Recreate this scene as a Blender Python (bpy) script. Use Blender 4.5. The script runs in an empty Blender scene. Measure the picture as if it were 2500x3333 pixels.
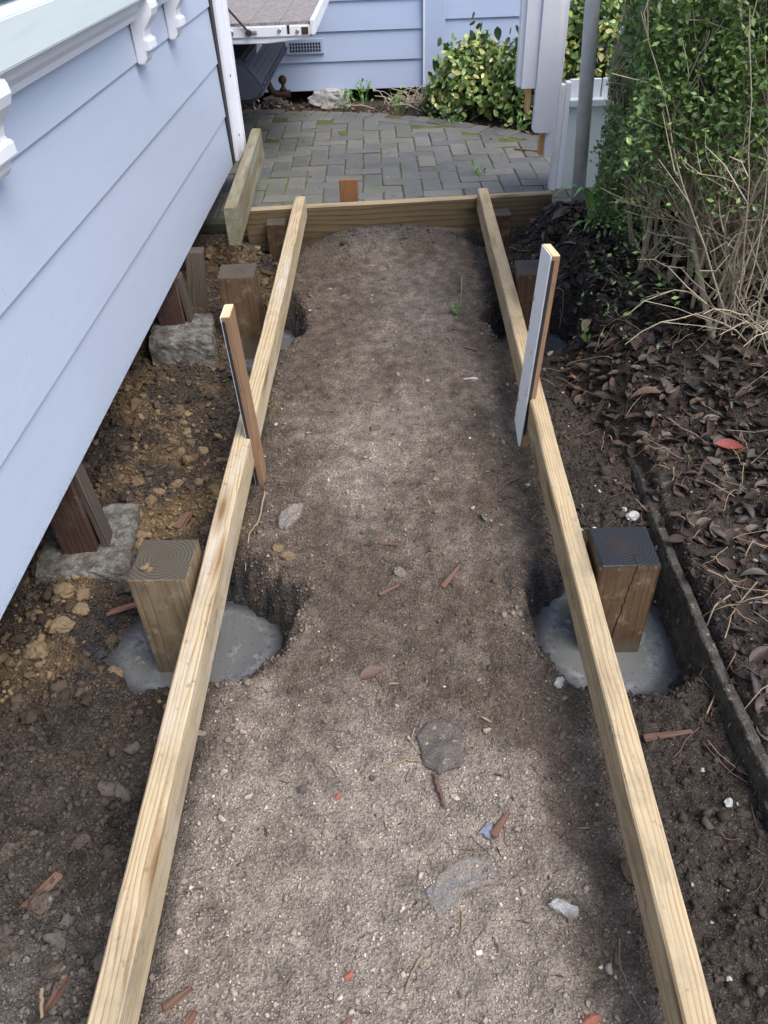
import bpy, bmesh, math, random
import numpy as np
from mathutils import Matrix, Vector, Euler
R = math.radians
random.seed(7); rng = np.random.default_rng(11)
S = bpy.context.scene; COL = S.collection

# ------------------------------------------------------------------ camera
CAMLOC = (0, 0, 1.38)
cm = bpy.data.cameras.new('camera'); cam = bpy.data.objects.new('camera', cm); COL.objects.link(cam)
cm.sensor_fit = 'HORIZONTAL'; cm.sensor_width = 36; cm.lens = 36; cm.clip_start = .02; cm.clip_end = 500
rot = Matrix(((.99950, .0243, .0203), (0, .64113, -.76744), (-.03167, .76705, .64080)))
cam.matrix_world = Matrix.Translation(CAMLOC) @ rot.to_quaternion().to_matrix().to_4x4()
S.camera = cam
# ------------------------------------------------------------------ sky, sun, exposure
SUN_EL, SUN_AZ = 57, 128          # azimuth clockwise from +Y (away from the camera)
W = bpy.data.worlds.new('World'); S.world = W; W.use_nodes = True
sk = W.node_tree.nodes.new('ShaderNodeTexSky'); sk.sky_type = 'NISHITA'; sk.sun_disc = False
sk.sun_elevation = R(SUN_EL); sk.sun_rotation = R(SUN_AZ); sk.air_density = 1.0; sk.dust_density = 3.0; sk.ozone_density = 1.0
W.node_tree.links.new(sk.outputs[0], W.node_tree.nodes['Background'].inputs[0])
W.node_tree.nodes['Background'].inputs[1].default_value = .15
sl = bpy.data.lights.new('sun', 'SUN'); sl.energy = 1.4; sl.angle = R(35); sl.color = (1, .96, .91)
so = bpy.data.objects.new('sun', sl); COL.objects.link(so)
sd = Vector((math.sin(R(SUN_AZ))*math.cos(R(SUN_EL)), math.cos(R(SUN_AZ))*math.cos(R(SUN_EL)), math.sin(R(SUN_EL))))
so.rotation_euler = sd.to_track_quat('Z', 'Y').to_euler(); so.location = (3, -2, 6)
S.view_settings.view_transform = 'Standard'; S.view_settings.look = 'None'; S.view_settings.gamma = 1
S.view_settings.exposure = 1.05
S.view_settings.use_curve_mapping = False

# ------------------------------------------------------------------ helpers
def tag(o, label=None, cat=None, group=None, kind=None):
    if label: o['label'] = label
    if cat: o['category'] = cat
    if group: o['group'] = group
    if kind: o['kind'] = kind
    return o
def link(name, me, mat=None, parent=None, loc=None, rot=None):
    o = bpy.data.objects.new(name, me); COL.objects.link(o)
    if mat is not None and not me.materials: me.materials.append(mat)
    if parent is not None: o.parent = parent
    if loc is not None: o.location = loc
    if rot is not None: o.rotation_euler = rot
    return o
def root(name, loc, label, cat, group=None, rot=(0, 0, 0)):
    o = bpy.data.objects.new(name, None); COL.objects.link(o); o.location = loc; o.rotation_euler = rot
    o.empty_display_size = .05
    return tag(o, label, cat, group)
def fast(name, V, F, col=None, smooth=False):
    V = np.asarray(V, np.float32); F = np.asarray(F, np.int32); n, k = F.shape
    me = bpy.data.meshes.new(name); me.vertices.add(len(V)); me.vertices.foreach_set('co', V.ravel())
    me.loops.add(n*k); me.loops.foreach_set('vertex_index', F.ravel())
    me.polygons.add(n); me.polygons.foreach_set('loop_start', np.arange(0, n*k, k, dtype=np.int32))
    me.update(calc_edges=True)
    if smooth: me.polygons.foreach_set('use_smooth', np.ones(n, bool))
    if col is not None:
        a = me.color_attributes.new('col', 'FLOAT_COLOR', 'POINT')
        c = np.ones((len(V), 4), np.float32); c[:, :col.shape[1]] = col; a.data.foreach_set('color', c.ravel())
    me.validate(); return me
def box_me(sx, sy, sz, bev=.003, seg=2, cut=0, jit=0):
    bm = bmesh.new(); bmesh.ops.create_cube(bm, size=1)
    bmesh.ops.scale(bm, vec=(sx, sy, sz), verts=bm.verts)
    if bev: bmesh.ops.bevel(bm, geom=bm.edges[:], offset=bev, segments=seg, affect='EDGES', profile=.6)
    if jit:
        for v in bm.verts: v.co += Vector([random.gauss(0, jit) for _ in range(3)])
    me = bpy.data.meshes.new('box'); bm.to_mesh(me); bm.free(); return me
def box(name, lo, hi, mat, parent=None, bev=.003, rot=None, jit=0):
    """box between two corners (in the parent's frame)"""
    lo = Vector(lo); hi = Vector(hi); d = hi-lo
    return link(name, box_me(d.x, d.y, d.z, bev, 2, 0, jit), mat, parent, (lo+hi)/2, rot)
def prism(name, pts, axis, a0, a1, mat, parent=None, bev=.002, loc=(0, 0, 0)):
    """polygon pts (2-D) extruded along axis from a0 to a1"""
    bm = bmesh.new()
    def P(p, a): return {'x': (a, p[0], p[1]), 'y': (p[0], a, p[1]), 'z': (p[0], p[1], a)}[axis]
    A = [bm.verts.new(P(p, a0)) for p in pts]; B = [bm.verts.new(P(p, a1)) for p in pts]
    n = len(pts); bm.faces.new(A); bm.faces.new(B[::-1])
    for i in range(n): bm.faces.new((A[i], B[i], B[(i+1) % n], A[(i+1) % n]))
    bmesh.ops.recalc_face_normals(bm, faces=bm.faces)
    if bev:
        bmesh.ops.bevel(bm, geom=[e for e in bm.edges if e.calc_face_angle(0) > .5], offset=bev, segments=2, affect='EDGES')
    me = bpy.data.meshes.new(name); bm.to_mesh(me); bm.free()
    return link(name, me, mat, parent, loc)
def cyl(name, p0, p1, r, mat, parent=None, seg=20, r2=None, bev=0):
    p0 = Vector(p0); p1 = Vector(p1); d = p1-p0
    bm = bmesh.new(); bmesh.ops.create_cone(bm, cap_ends=True, segments=seg, radius1=r, radius2=r if r2 is None else r2, depth=d.length)
    if bev: bmesh.ops.bevel(bm, geom=[e for e in bm.edges if e.calc_face_angle(0) > 1], offset=bev, segments=2, affect='EDGES')
    me = bpy.data.meshes.new(name); bm.to_mesh(me); bm.free()
    for p in me.polygons: p.use_smooth = len(p.vertices) == 4
    o = link(name, me, mat, parent); o.location = (p0+p1)/2; o.rotation_mode = 'QUATERNION'; o.rotation_quaternion = d.to_track_quat('Z', 'Y')
    return o
def tube_arrays(lines, sides=5):
    """lines: list of (pts (n,3), radii (n)) -> V, F"""
    Vs, Fs, off = [], [], 0
    ang = np.linspace(0, 2*np.pi, sides, endpoint=False); ca, sa = np.cos(ang), np.sin(ang)
    for pts, rad in lines:
        pts = np.asarray(pts, float); n = len(pts); rad = np.broadcast_to(rad, n)
        t = np.gradient(pts, axis=0); t /= np.linalg.norm(t, axis=1, keepdims=True)+1e-9
        ref = np.array([.3, .2, .93]) if abs(t[0, 2]) < .8 else np.array([.9, .3, .1])
        a = np.cross(t, ref); a /= np.linalg.norm(a, axis=1, keepdims=True)+1e-9; b = np.cross(t, a)
        ring = pts[:, None]+rad[:, None, None]*(ca[None, :, None]*a[:, None]+sa[None, :, None]*b[:, None])
        Vs.append(ring.reshape(-1, 3))
        i = np.arange(n-1)[:, None]*sides; j = np.arange(sides)[None]; j2 = (j+1) % sides
        Fs.append(np.stack([i+j, i+j2, i+sides+j2, i+sides+j], -1).reshape(-1, 4)+off); off += n*sides
    return np.concatenate(Vs), np.concatenate(Fs)
def tubes(name, lines, mat, parent=None, sides=5):
    V, F = tube_arrays(lines, sides); return link(name, fast(name, V, F, smooth=True), mat, parent)
def rand_rot(n, tilt=None, r=None):
    """random rotation matrices; tilt = stdev of tilt from upright (radians), None = any"""
    r = r or rng
    if tilt is None:
        q = r.normal(size=(n, 4)); q /= np.linalg.norm(q, axis=1, keepdims=True); w, x, y, z = q.T
    else:
        yaw = r.uniform(0, 2*np.pi, n); th = np.abs(r.normal(0, tilt, n)); ph = r.uniform(0, 2*np.pi, n)
        # q = tilt * yaw
        a = np.stack([np.cos(th/2), np.sin(th/2)*np.cos(ph), np.sin(th/2)*np.sin(ph), 0*th], 1)
        b = np.stack([np.cos(yaw/2), 0*yaw, 0*yaw, np.sin(yaw/2)], 1)
        w = a[:, 0]*b[:, 0]-a[:, 3]*b[:, 3]; x = a[:, 1]*b[:, 0]+a[:, 2]*b[:, 3]; y = a[:, 2]*b[:, 0]-a[:, 1]*b[:, 3]; z = a[:, 0]*b[:, 3]
    return np.stack([np.stack([1-2*(y*y+z*z), 2*(x*y-z*w), 2*(x*z+y*w)], -1), np.stack([2*(x*y+z*w), 1-2*(x*x+z*z), 2*(y*z-x*w)], -1),
                     np.stack([2*(x*z-y*w), 2*(y*z+x*w), 1-2*(x*x+y*y)], -1)], 1)
def scatter(name, TV, TF, P, RM, SC, cols, mat, parent=None, smooth=False):
    """join len(P) copies of template(s) into one mesh; TV (k,3) or (N,k,3)"""
    N = len(P); TV = np.asarray(TV); k = TV.shape[-2]
    SC = np.asarray(SC); SC = SC[:, None, None] if SC.ndim == 1 else SC[:, None, :]
    V = np.einsum('nij,nkj->nki', RM, np.broadcast_to(TV, (N, k, 3))*SC)+np.asarray(P)[:, None]
    F = np.asarray(TF)[None]+(np.arange(N)*k)[:, None, None]
    c = np.repeat(cols, k, 0) if cols is not None else None
    return link(name, fast(name, V.reshape(-1, 3), F.reshape(-1, np.asarray(TF).shape[1]), c, smooth), mat, parent)

# numpy gradient noise
_perm = np.random.default_rng(3).permutation(4096); _g = np.random.default_rng(4).uniform(0, 2*np.pi, 4096); _gx, _gy = np.cos(_g), np.sin(_g)
def pn(x, y):
    xi = np.floor(x).astype(int); yi = np.floor(y).astype(int); fx = x-xi; fy = y-yi
    u = fx*fx*fx*(fx*(fx*6-15)+10); v = fy*fy*fy*(fy*(fy*6-15)+10)
    def g(i, j, a, b):
        h = _perm[(_perm[(xi+i) & 4095]+yi+j) & 4095]; return _gx[h]*a+_gy[h]*b
    n0 = g(0, 0, fx, fy); n1 = g(1, 0, fx-1, fy); n2 = g(0, 1, fx, fy-1); n3 = g(1, 1, fx-1, fy-1)
    return (n0+u*(n1-n0)+v*(n2+u*(n3-n2)-n0-u*(n1-n0)))*1.5
def fbm(x, y, s, o=4, gain=.5):
    t = 0; a = 1
    for i in range(o): t = t+a*pn(x*s+17.3*i, y*s-9.1*i); s *= 2.03; a *= gain
    return t
def sst(a, b, x): t = np.clip((x-a)/(b-a), 0, 1); return t*t*(3-2*t)

# ------------------------------------------------------------------ materials
class NT:
    def __init__(s, name, rough=.6, spec=.4):
        s.m = bpy.data.materials.new(name); s.m.use_nodes = True; s.t = s.m.node_tree; s.N = s.t.nodes
        s.b = s.N['Principled BSDF']; s.b.inputs['Roughness'].default_value = rough; s.b.inputs['Specular IOR Level'].default_value = spec
    def put(s, sock, v):
        if hasattr(v, 'is_output'): s.t.links.new(v, sock)
        elif v is not None:
            if isinstance(v, (tuple, list)) and len(v) == 3 and sock.type == 'RGBA': v = (*v, 1)
            sock.default_value = v
    def n(s, ty, out=0, props=None, **inp):
        nd = s.N.new('ShaderNode'+ty)
        for k, v in (props or {}).items(): setattr(nd, k, v)
        for k, v in inp.items():
            s.put(nd.inputs[int(k[1:])] if k[0] == 'i' and k[1:].isdigit() else nd.inputs[k.replace('_', ' ')], v)
        return nd.outputs[out]
    def ma(s, op, a, b=None, c=None, clamp=False): return s.n('Math', 0, dict(operation=op, use_clamp=clamp), i0=a, i1=b, i2=c)
    def mix(s, f, a, b, mode='MIX'):
        nd = s.N.new('ShaderNodeMix'); nd.data_type = 'RGBA'; nd.blend_type = mode
        s.put(nd.inputs[0], f); s.put(nd.inputs[6], a); s.put(nd.inputs[7], b); return nd.outputs[2]
    def ramp(s, f, stops):
        nd = s.N.new('ShaderNodeValToRGB'); s.put(nd.inputs[0], f); e = nd.color_ramp.elements
        while len(e) < len(stops): e.new(.5)
        for q, (p, c) in zip(e, stops):
            q.position = p; q.color = (*c, 1) if isinstance(c, (tuple, list)) else (c, c, c, 1)
        return nd.outputs[0]
    def co(s, kind='Object'): return s.N.new('ShaderNodeTexCoord').outputs[kind]
    def mapv(s, v, sc, loc=(0, 0, 0)): return s.n('Mapping', 0, None, Vector=v, Scale=sc, Location=loc)
    def noise(s, v, sc, det=4, rough=.55, dist=0, out=0): return s.n('TexNoise', out, None, Vector=v, Scale=sc, Detail=det, Roughness=rough, Distortion=dist)
    def vor(s, v, sc, feat='F1', out=0): return s.n('TexVoronoi', out, dict(feature=feat), Vector=v, Scale=sc)
    def attr(s, name='col', out=0): return s.n('Attribute', out, dict(attribute_name=name))
    def rnd(s): return s.n('ObjectInfo', 5)
    def bump(s, h, d=.002, st=1.0, nrm=None):
        return s.n('Bump', 0, None, Height=h, Distance=d, Strength=st, **({'Normal': nrm} if nrm is not None else {}))
    def out(s, col=None, rough=None, nrm=None, **k):
        s.put(s.b.inputs['Base Color'], col); s.put(s.b.inputs['Roughness'], rough)
        if nrm is not None: s.put(s.b.inputs['Normal'], nrm)
        for a, v in k.items(): s.put(s.b.inputs[a.replace('_', ' ')], v)
        return s.m

def m_wood(name, light, dark, axis='x', ring=.009, off=(.03, .05), fib=1.0, dirt=.35, dirtcol=(.05, .045, .04), rough=.75, stain=None, topcol=None):
    """sawn timber, grain along axis in object space"""
    t = NT(name, rough, .25); p = t.co()
    rv = t.n('ObjectInfo', 5)
    po = t.n('VectorMath', 0, dict(operation='ADD'), i0=p, i1=t.n('CombineXYZ', 0, None, X=t.ma('MULTIPLY', rv, 7.), Y=0, Z=0)) if axis == 'x' else p
    sp = t.N.new('ShaderNodeSeparateXYZ'); t.put(sp.inputs[0], p); X, Y, Z = sp.outputs
    L, A, B = (X, Y, Z) if axis == 'x' else (Y, X, Z) if axis == 'y' else (Z, X, Y)
    sc = (1.3, 9, 9) if axis == 'x' else (9, 1.3, 9) if axis == 'y' else (9, 9, 1.3)
    warp = t.noise(t.mapv(po, sc), 1.6, 3)
    a2 = t.ma('POWER', t.ma('ADD', A, off[0]), 2.); b2 = t.ma('POWER', t.ma('ADD', B, off[1]), 2.)
    r = t.ma('ADD', t.ma('SQRT', t.ma('ADD', a2, b2)), t.ma('MULTIPLY', t.ma('SUBTRACT', warp, .5), .035))
    ph = t.ma('FRACT', t.ma('DIVIDE', r, ring))
    g = t.ramp(ph, [(0, .0), (.55, .25), (.85, 1.), (1, .0)])
    fs = (6, 260, 260) if axis == 'x' else (260, 6, 260) if axis == 'y' else (260, 260, 6)
    fibre = t.noise(t.mapv(po, fs), 1.0, 3, .6)
    mot = t.noise(po, 5, 4, .6)
    f = t.ma('ADD', t.ma('MULTIPLY', g, .8), t.ma('MULTIPLY', t.ma('SUBTRACT', fibre, .5), 1.1*fib), clamp=True)
    f = t.ma('ADD', f, t.ma('MULTIPLY', t.ma('SUBTRACT', mot, .5), .5), clamp=True)
    c = t.mix(f, light, dark)
    if stain: c = t.mix(t.ramp(t.noise(t.mapv(po, (1.2, 14, 14) if axis == 'x' else (8, 8, 3)), 1.5, 4, .6), [(.5, 0.), (.68, 1.)]), c, stain)
    d = t.ramp(t.noise(po, 38, 5, .65), [(.60, 0.), (.70, dirt)])
    d2 = t.ramp(t.noise(po, 7, 5, .7), [(.52, 0.), (.75, dirt)])
    c = t.mix(d, c, dirtcol); c = t.mix(d2, c, t.mix(.6, c, dirtcol))
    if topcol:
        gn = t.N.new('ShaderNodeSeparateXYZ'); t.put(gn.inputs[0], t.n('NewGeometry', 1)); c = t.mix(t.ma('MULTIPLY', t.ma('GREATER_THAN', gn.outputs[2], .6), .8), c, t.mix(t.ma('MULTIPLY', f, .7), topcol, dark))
    if axis == 'x':
        kv = t.vor(t.mapv(po, (2.6, 15, 15)), 1.0); c = t.mix(t.ramp(kv, [(.10, .95), (.15, .55), (.30, 0.)]), c, t.mix(.4, dark, (.05, .03, .02)))
        md = t.noise(t.mapv(po, (4, 14, 14)), 1.0, 5, .75); c = t.mix(t.ramp(md, [(.50, 0.), (.68, .7)]), c, t.mix(.5, c, (.11, .09, .07)))
    # saw marks across the grain
    ss = (420, 12, 12) if axis == 'x' else (12, 420, 12) if axis == 'y' else (12, 12, 420)
    saw = t.noise(t.mapv(p, ss), 1, 2)
    h = t.ma('ADD', t.ma('MULTIPLY', fibre, .7), t.ma('MULTIPLY', saw, .35))
    return t.out(c, t.ma('ADD', t.ma('MULTIPLY', fibre, .2), rough-.1), t.bump(h, .0016, .8))
def m_pile(name, light, dark, top, ring=.0075, rmix=.25, off=(.004, -.006), wet=.0, crack=None, h=.3):
    """square pile sawn round the pith: rings on the end, straight grain on the faces; object z=0 at the top"""
    t = NT(name, .7, .3); p = t.co(); sp = t.N.new('ShaderNodeSeparateXYZ'); t.put(sp.inputs[0], p); X, Y, Z = sp.outputs
    warp = t.noise(t.mapv(p, (14, 14, 1.5)), 1.4, 3)
    r = t.ma('SQRT', t.ma('ADD', t.ma('POWER', t.ma('ADD', X, off[0]), 2.), t.ma('POWER', t.ma('ADD', Y, off[1]), 2.)))
    r2 = t.ma('ADD', r, t.ma('MULTIPLY', t.ma('SUBTRACT', warp, .5), .014))
    ph = t.ma('FRACT', t.ma('DIVIDE', r2, ring)); g = t.ramp(ph, [(0, 0.), (.6, .3), (.9, 1.), (1, 0.)])
    fibre = t.noise(t.mapv(p, (240, 240, 5)), 1, 3, .6); mot = t.noise(t.mapv(p, (9, 9, 5)), 1.3, 5, .65)
    c = t.mix(t.ma('ADD', t.ma('MULTIPLY', g, .45), t.ma('MULTIPLY', fibre, .55)), light, dark)
    c = t.mix(t.ramp(mot, [(.45, 0.), (.66, .9)]), c, dark); c = t.mix(t.ramp(t.noise(p, 11, 4, .7, .5), [(.58, 0.), (.72, .55)]), c, (.13, .045, .03)); c = t.mix(t.ramp(t.noise(t.mapv(p, (1, 1, 1), (3, 1, 2)), 16, 4, .7, .6), [(.54, 0.), (.70, .55)]), c, t.mix(.5, light, (.36, .33, .25)))
    c = t.mix(t.ramp(t.noise(p, 42, 4, .6), [(.62, 0.), (.72, .6)]), c, t.mix(.5, light, (.4, .36, .28)))
    tc = t.mix(g, t.mix(rmix, top, (.22, .17, .11)), t.mix(.6, top, (.006, .006, .007)))
    tc = t.mix(t.ramp(r, [(.0, .8), (.045, 0.)]), tc, t.mix(.5, top, dark))
    tc = t.mix(t.ramp(t.noise(p, 30, 5, .7), [(.5, 0.), (.75, .5)]), tc, t.mix(rmix, top, (.16, .14, .11)))
    nz = t.N.new('ShaderNodeSeparateXYZ'); t.put(nz.inputs[0], t.n('NewGeometry', 1))
    istop = t.ma('GREATER_THAN', nz.outputs[2], .6)
    c = t.mix(istop, c, tc)
    # the wicked-up waterline at the foot
    c = t.mix(t.ramp(t.ma('ADD', t.ma('MULTIPLY', Z, -1/h), t.ma('MULTIPLY', mot, .18)), [(.86, 0.), (1, .55)]), c, (.13, .12, .09))
    return t.out(c, t.ma('SUBTRACT', .78, t.ma('MULTIPLY', istop, wet)), t.bump(t.ma('ADD', fibre, t.ma('MULTIPLY', g, .3)), .0018, .8))
def add_crack(m):
    t = NT.__new__(NT); t.m = m; t.t = m.node_tree; t.N = t.t.nodes; t.b = t.N['Principled BSDF']
    p = t.co(); sp = t.N.new('ShaderNodeSeparateXYZ'); t.put(sp.inputs[0], p); X, Y, Z = sp.outputs
    nz = t.noise(t.n('CombineXYZ', 0, None, X=0, Y=0, Z=Z), 38, 3)
    f = t.ma('ADD', t.ma('ADD', t.ma('MULTIPLY', Z, .085), .012), t.ma('MULTIPLY', t.ma('SUBTRACT', nz, .5), .016))
    d = t.ma('ABSOLUTE', t.ma('SUBTRACT', X, f)); wd = t.ma('ADD', .0012, t.ma('MULTIPLY', Z, -.003))
    face = t.ma('LESS_THAN', Y, -.025)
    k = t.ma('MULTIPLY', t.ma('LESS_THAN', d, wd), face)
    old = t.b.inputs['Base Color'].links[0].from_socket; t.put(t.b.inputs['Base Color'], t.mix(k, old, (.008, .006, .005)))
    ob = t.b.inputs['Normal'].links[0].from_socket; t.put(t.b.inputs['Normal'], t.bump(t.ma('SUBTRACT', 1., k), .006, 1., ob))
    return m
def m_paint(name, col, rough=.38, wear=.25, wearcol=(.25, .24, .22), peel=None, speck=True, splash=None):
    t = NT(name, rough, .5); p = t.co()
    n1 = t.noise(p, 3.0, 3, .5); n2 = t.noise(p, 55, 5, .6); n3 = t.noise(t.mapv(p, (30, 6, 40)), 1, 3)
    c = t.mix(t.ramp(n1, [(.35, 0.), (.7, .12)]), col, tuple(x*.82 for x in col))
    if speck: c = t.mix(t.ramp(n2, [(.68, 0.), (.74, wear)]), c, wearcol)
    if splash:
        sz_ = t.N.new('ShaderNodeSeparateXYZ'); t.put(sz_.inputs[0], p); hz = t.ma('DIVIDE', t.ma('SUBTRACT', sz_.outputs[2], splash), .055)
        lowk = t.ramp(hz, [(.0, .8), (.3, .2), (1, 0.)]); sp_ = t.noise(p, 90, 5, .75)
        c = t.mix(t.ma('MULTIPLY', lowk, t.ramp(sp_, [(.50, 0.), (.66, .8)])), c, (.12, .11, .10))
        c = t.mix(t.ramp(t.ma('ADD', hz, t.ma('MULTIPLY', sp_, .06)), [(.03, .85), (.07, 0.)]), c, (.20, .18, .17))
        sm = t.noise(t.mapv(p, (1, 16, 5)), 1.4, 4, .7, .8); c = t.mix(t.ramp(sm, [(.66, 0.), (.78, .16)]), c, (.16, .18, .24))
        sc_ = t.noise(t.mapv(p, (1, 70, 14)), 1., 3, .6); c = t.mix(t.ramp(sc_, [(.74, 0.), (.79, .5)]), c, (.7, .74, .8))
        sd_ = t.noise(t.mapv(p, (1, 50, 50)), 1.3, 2); c = t.mix(t.ramp(sd_, [(.765, 0.), (.785, .7)]), c, (.06, .06, .07))
    if peel: c = t.mix(t.ramp(t.noise(p, 26, 5, .7), [(.60, 0.), (.64, 1.)]), c, peel)
    return t.out(c, t.ma('ADD', t.ma('MULTIPLY', n1, .14), rough-.07), t.bump(t.ma('ADD', t.ma('ADD', n3, t.ma('MULTIPLY', n2, .5)), t.ma('MULTIPLY', t.noise(t.mapv(p, (1, 1.2, 5)), 2.2, 2), 3.)), .0009, .6))
def m_plain(name, col, rough=.5, metal=0., var=.25, scale=30, bump=.001, spec=.4, dark=(.03, .03, .03)):
    t = NT(name, rough, spec); p = t.co(); n = t.noise(p, scale, 5, .6)
    c = t.mix(t.ramp(n, [(.4, 0.), (.75, var*2)]), col, t.mix(.5, col, dark))
    return t.out(c, t.ma('ADD', t.ma('MULTIPLY', t.ma('SUBTRACT', n, .5), .3), rough), t.bump(n, bump, .6), Metallic=metal)
def m_dusty(name, col, dust=(.27, .225, .185), amt=.55, rough=.9):
    t = NT(name, rough, .2); p = t.co(); n = t.noise(p, 30, 5, .7); n2 = t.noise(p, 260, 3, .6); n3 = t.noise(p, 75, 4)
    c = t.mix(t.ramp(n, [(.40, 0.), (.60, amt)]), col, dust); c = t.mix(t.ramp(n2, [(.35, .6), (.6, 0.)]), c, t.mix(.6, c, (.01, .01, .01)))
    c = t.mix(t.ramp(n3, [(.62, 0.), (.72, .5)]), c, (.42, .40, .37))
    return t.out(c, rough, t.bump(t.ma('ADD', n2, t.ma('ADD', n, n3)), .005, .9))
def m_attr(name, rough=.85, bumpsc=60, var=.35, spec=.25, trans=0, bump=.003):
    t = NT(name, rough, spec); c = t.attr(); p = t.co(); n = t.noise(p, bumpsc, 4, .6)
    c2 = t.mix(t.ramp(n, [(.35, var), (.65, 0.)]), c, t.mix(.55, c, (.01, .009, .008)))
    t.out(c2, rough, t.bump(n, bump, .7) if bump else None)
    if trans:
        tr = t.N.new('ShaderNodeBsdfTranslucent'); t.put(tr.inputs[0], t.mix(.35, c2, (.25, .4, .03)))
        mx = t.N.new('ShaderNodeMixShader'); mx.inputs[0].default_value = trans
        t.t.links.new(t.b.outputs[0], mx.inputs[1]); t.t.links.new(tr.outputs[0], mx.inputs[2]); t.t.links.new(mx.outputs[0], t.N['Material Output'].inputs[0])
    return t.m
def m_leaf(name, cols, rough=.5):
    """dead leaves: colour by object"""
    t = NT(name, rough, .35); p = t.co(); rv = t.rnd(); n = t.noise(p, 60, 4, .6)
    c = t.ramp(rv, [(i/(len(cols)-1), q) for i, q in enumerate(cols)])
    c = t.mix(t.ramp(n, [(.4, 0.), (.7, .5)]), c, t.mix(.5, c, (.02, .015, .012)))
    return t.out(c, rough, t.bump(n, .002, .6))

WALLBLUE = (.402, .468, .588)
M = {}
M['wall'] = m_paint('blue_grey_paint', WALLBLUE, .36, .35, (.16, .17, .2), splash=.30)
M['wallback'] = m_paint('blue_grey_paint_back', (.38, .455, .62), .45, .2, (.16, .17, .2))
M['white'] = m_paint('white_paint', (.70, .72, .77), .35, .4, (.4, .36, .3))
M['offwhite'] = m_paint('white_paint_greenish', (.56, .64, .65), .4, .5, (.34, .36, .34))
M['lav'] = m_paint('lavender_white_paint', (.70, .72, .79), .45, .4, (.3, .3, .3))
M['silltop'] = m_paint('grey_sill_top', (.40, .41, .47), .5, .6, (.2, .2, .2))
M['rawwood'] = m_wood('raw_cut_timber', (.62, .36, .16), (.42, .22, .09), 'z', dirt=.2)
M['joist'] = m_wood('treated_pine', (.46, .385, .255), (.25, .145, .062), 'x', ring=.0085, off=(.05, .012), dirt=.5, stain=(.46, .42, .36), fib=.8)
M['joist2'] = m_wood('treated_pine_second', (.46, .375, .24), (.28, .175, .08), 'x', ring=.0075, off=(.035, .03), dirt=.55, stain=(.38, .315, .205), fib=.8)
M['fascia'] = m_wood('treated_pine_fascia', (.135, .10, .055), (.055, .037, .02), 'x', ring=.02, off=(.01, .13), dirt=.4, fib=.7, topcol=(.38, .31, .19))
M['stringer'] = m_wood('weathered_pine', (.205, .175, .11), (.11, .09, .052), 'x', ring=.011, off=(.02, .09), dirt=.6, dirtcol=(.2, .22, .19), stain=(.24, .25, .20))
M['stakewood'] = m_wood('old_weatherboard', (.27, .17, .10), (.13, .065, .035), 'z', ring=.006, off=(.06, .04), dirt=.4)
M['stakeend'] = m_wood('fresh_cut_end', (.72, .56, .34), (.5, .33, .17), 'z', ring=.004, off=(.06, .04), dirt=.1)
M['peg'] = m_wood('red_brown_peg', (.26, .125, .055), (.11, .045, .02), 'z', ring=.009, off=(.06, .04), dirt=.3)
M['stakepaint'] = m_paint('flaking_white_paint', (.82, .85, .85), .5, .6, (.2, .17, .14), peel=(.42, .38, .34))
M['black'] = m_plain('black_tar_and_gap_shade', (.02, .02, .022), .6)
M['pileA'] = m_pile('pile_timber_pale', (.25, .195, .12), (.085, .055, .034), (.048, .047, .037), ring=.0085)
M['pileB'] = m_pile('pile_timber_brown', (.125, .078, .040), (.055, .031, .017), (.011, .016, .025), ring=.008, rmix=.06, wet=.3, off=(.004, -.003))
add_crack(M['pileB'])
M['pileC'] = m_pile('pile_timber_far', (.13, .082, .044), (.05, .028, .016), (.05, .045, .038), ring=.009, off=(-.006, .0))
M['pileD'] = m_pile('pile_timber_far_dark', (.10, .053, .027), (.04, .022, .013), (.032, .034, .038), ring=.008)
M['oldpile'] = m_wood('old_red_pile', (.065, .034, .027), (.025, .013, .011), 'z', ring=.012, dirt=.4, dirtcol=(.18, .15, .12))
M['oldbrace'] = m_wood('old_grey_timber', (.085, .068, .056), (.034, .026, .021), 'z', ring=.008, dirt=.5)
M['concrete'] = m_dusty('old_concrete', (.20, .205, .195), (.085, .07, .052), .95)
M['edging'] = m_dusty('dark_concrete', (.10, .096, .085), (.045, .037, .03), .9)
M['galv'] = m_plain('galvanised_steel', (.68, .70, .71), .45, 0, .3, 22, .0006, .5, (.2, .2, .2))
M['utewhite'] = m_plain('ute_white_paint', (.72, .73, .76), .3, 0, .18, 25, .0004, .5, (.3, .28, .25))
M['bumper'] = m_plain('bumper_plastic', (.028, .033, .048), .5, 0, .3, 20, .0006)
M['rust'] = m_plain('rusty_steel', (.075, .04, .028), .7, .3, .4, 60, .001, .3, (.02, .012, .01))
M['steel'] = m_plain('steel', (.4, .4, .4), .4, .9, .2, 40, .0003)
M['deck'] = m_dusty('tray_ply', (.25, .225, .215), (.36, .35, .345), .8)
M['rubber'] = m_plain('black_rubber', (.02, .02, .02), .7)
M['stone'] = m_plain('grey_stone', (.17, .155, .14), .85, 0, .4, 30, .004, .25)
M['stonedark'] = m_plain('dark_slab', (.085, .075, .07), .85, 0, .4, 35, .004, .25)
M['stonepale'] = m_plain('pale_chalky_stone', (.42, .42, .41), .8, 0, .8, 28, .004, .25, (.08, .07, .06))
M['chalky'] = m_dusty('chalky_stone', (.42, .43, .44), (.20, .165, .135), .9)
M['slabA'] = m_dusty('dusty_dark_slab', (.095, .085, .08), amt=.35)
M['slabB'] = m_dusty('dusty_buried_stone', (.20, .195, .19), amt=.85)
M['soilcake'] = m_dusty('soil_cake', (.15, .115, .09), (.2, .16, .13))
M['soillump'] = m_dusty('soil_lump', (.085, .068, .055), (.15, .12, .10))
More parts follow.
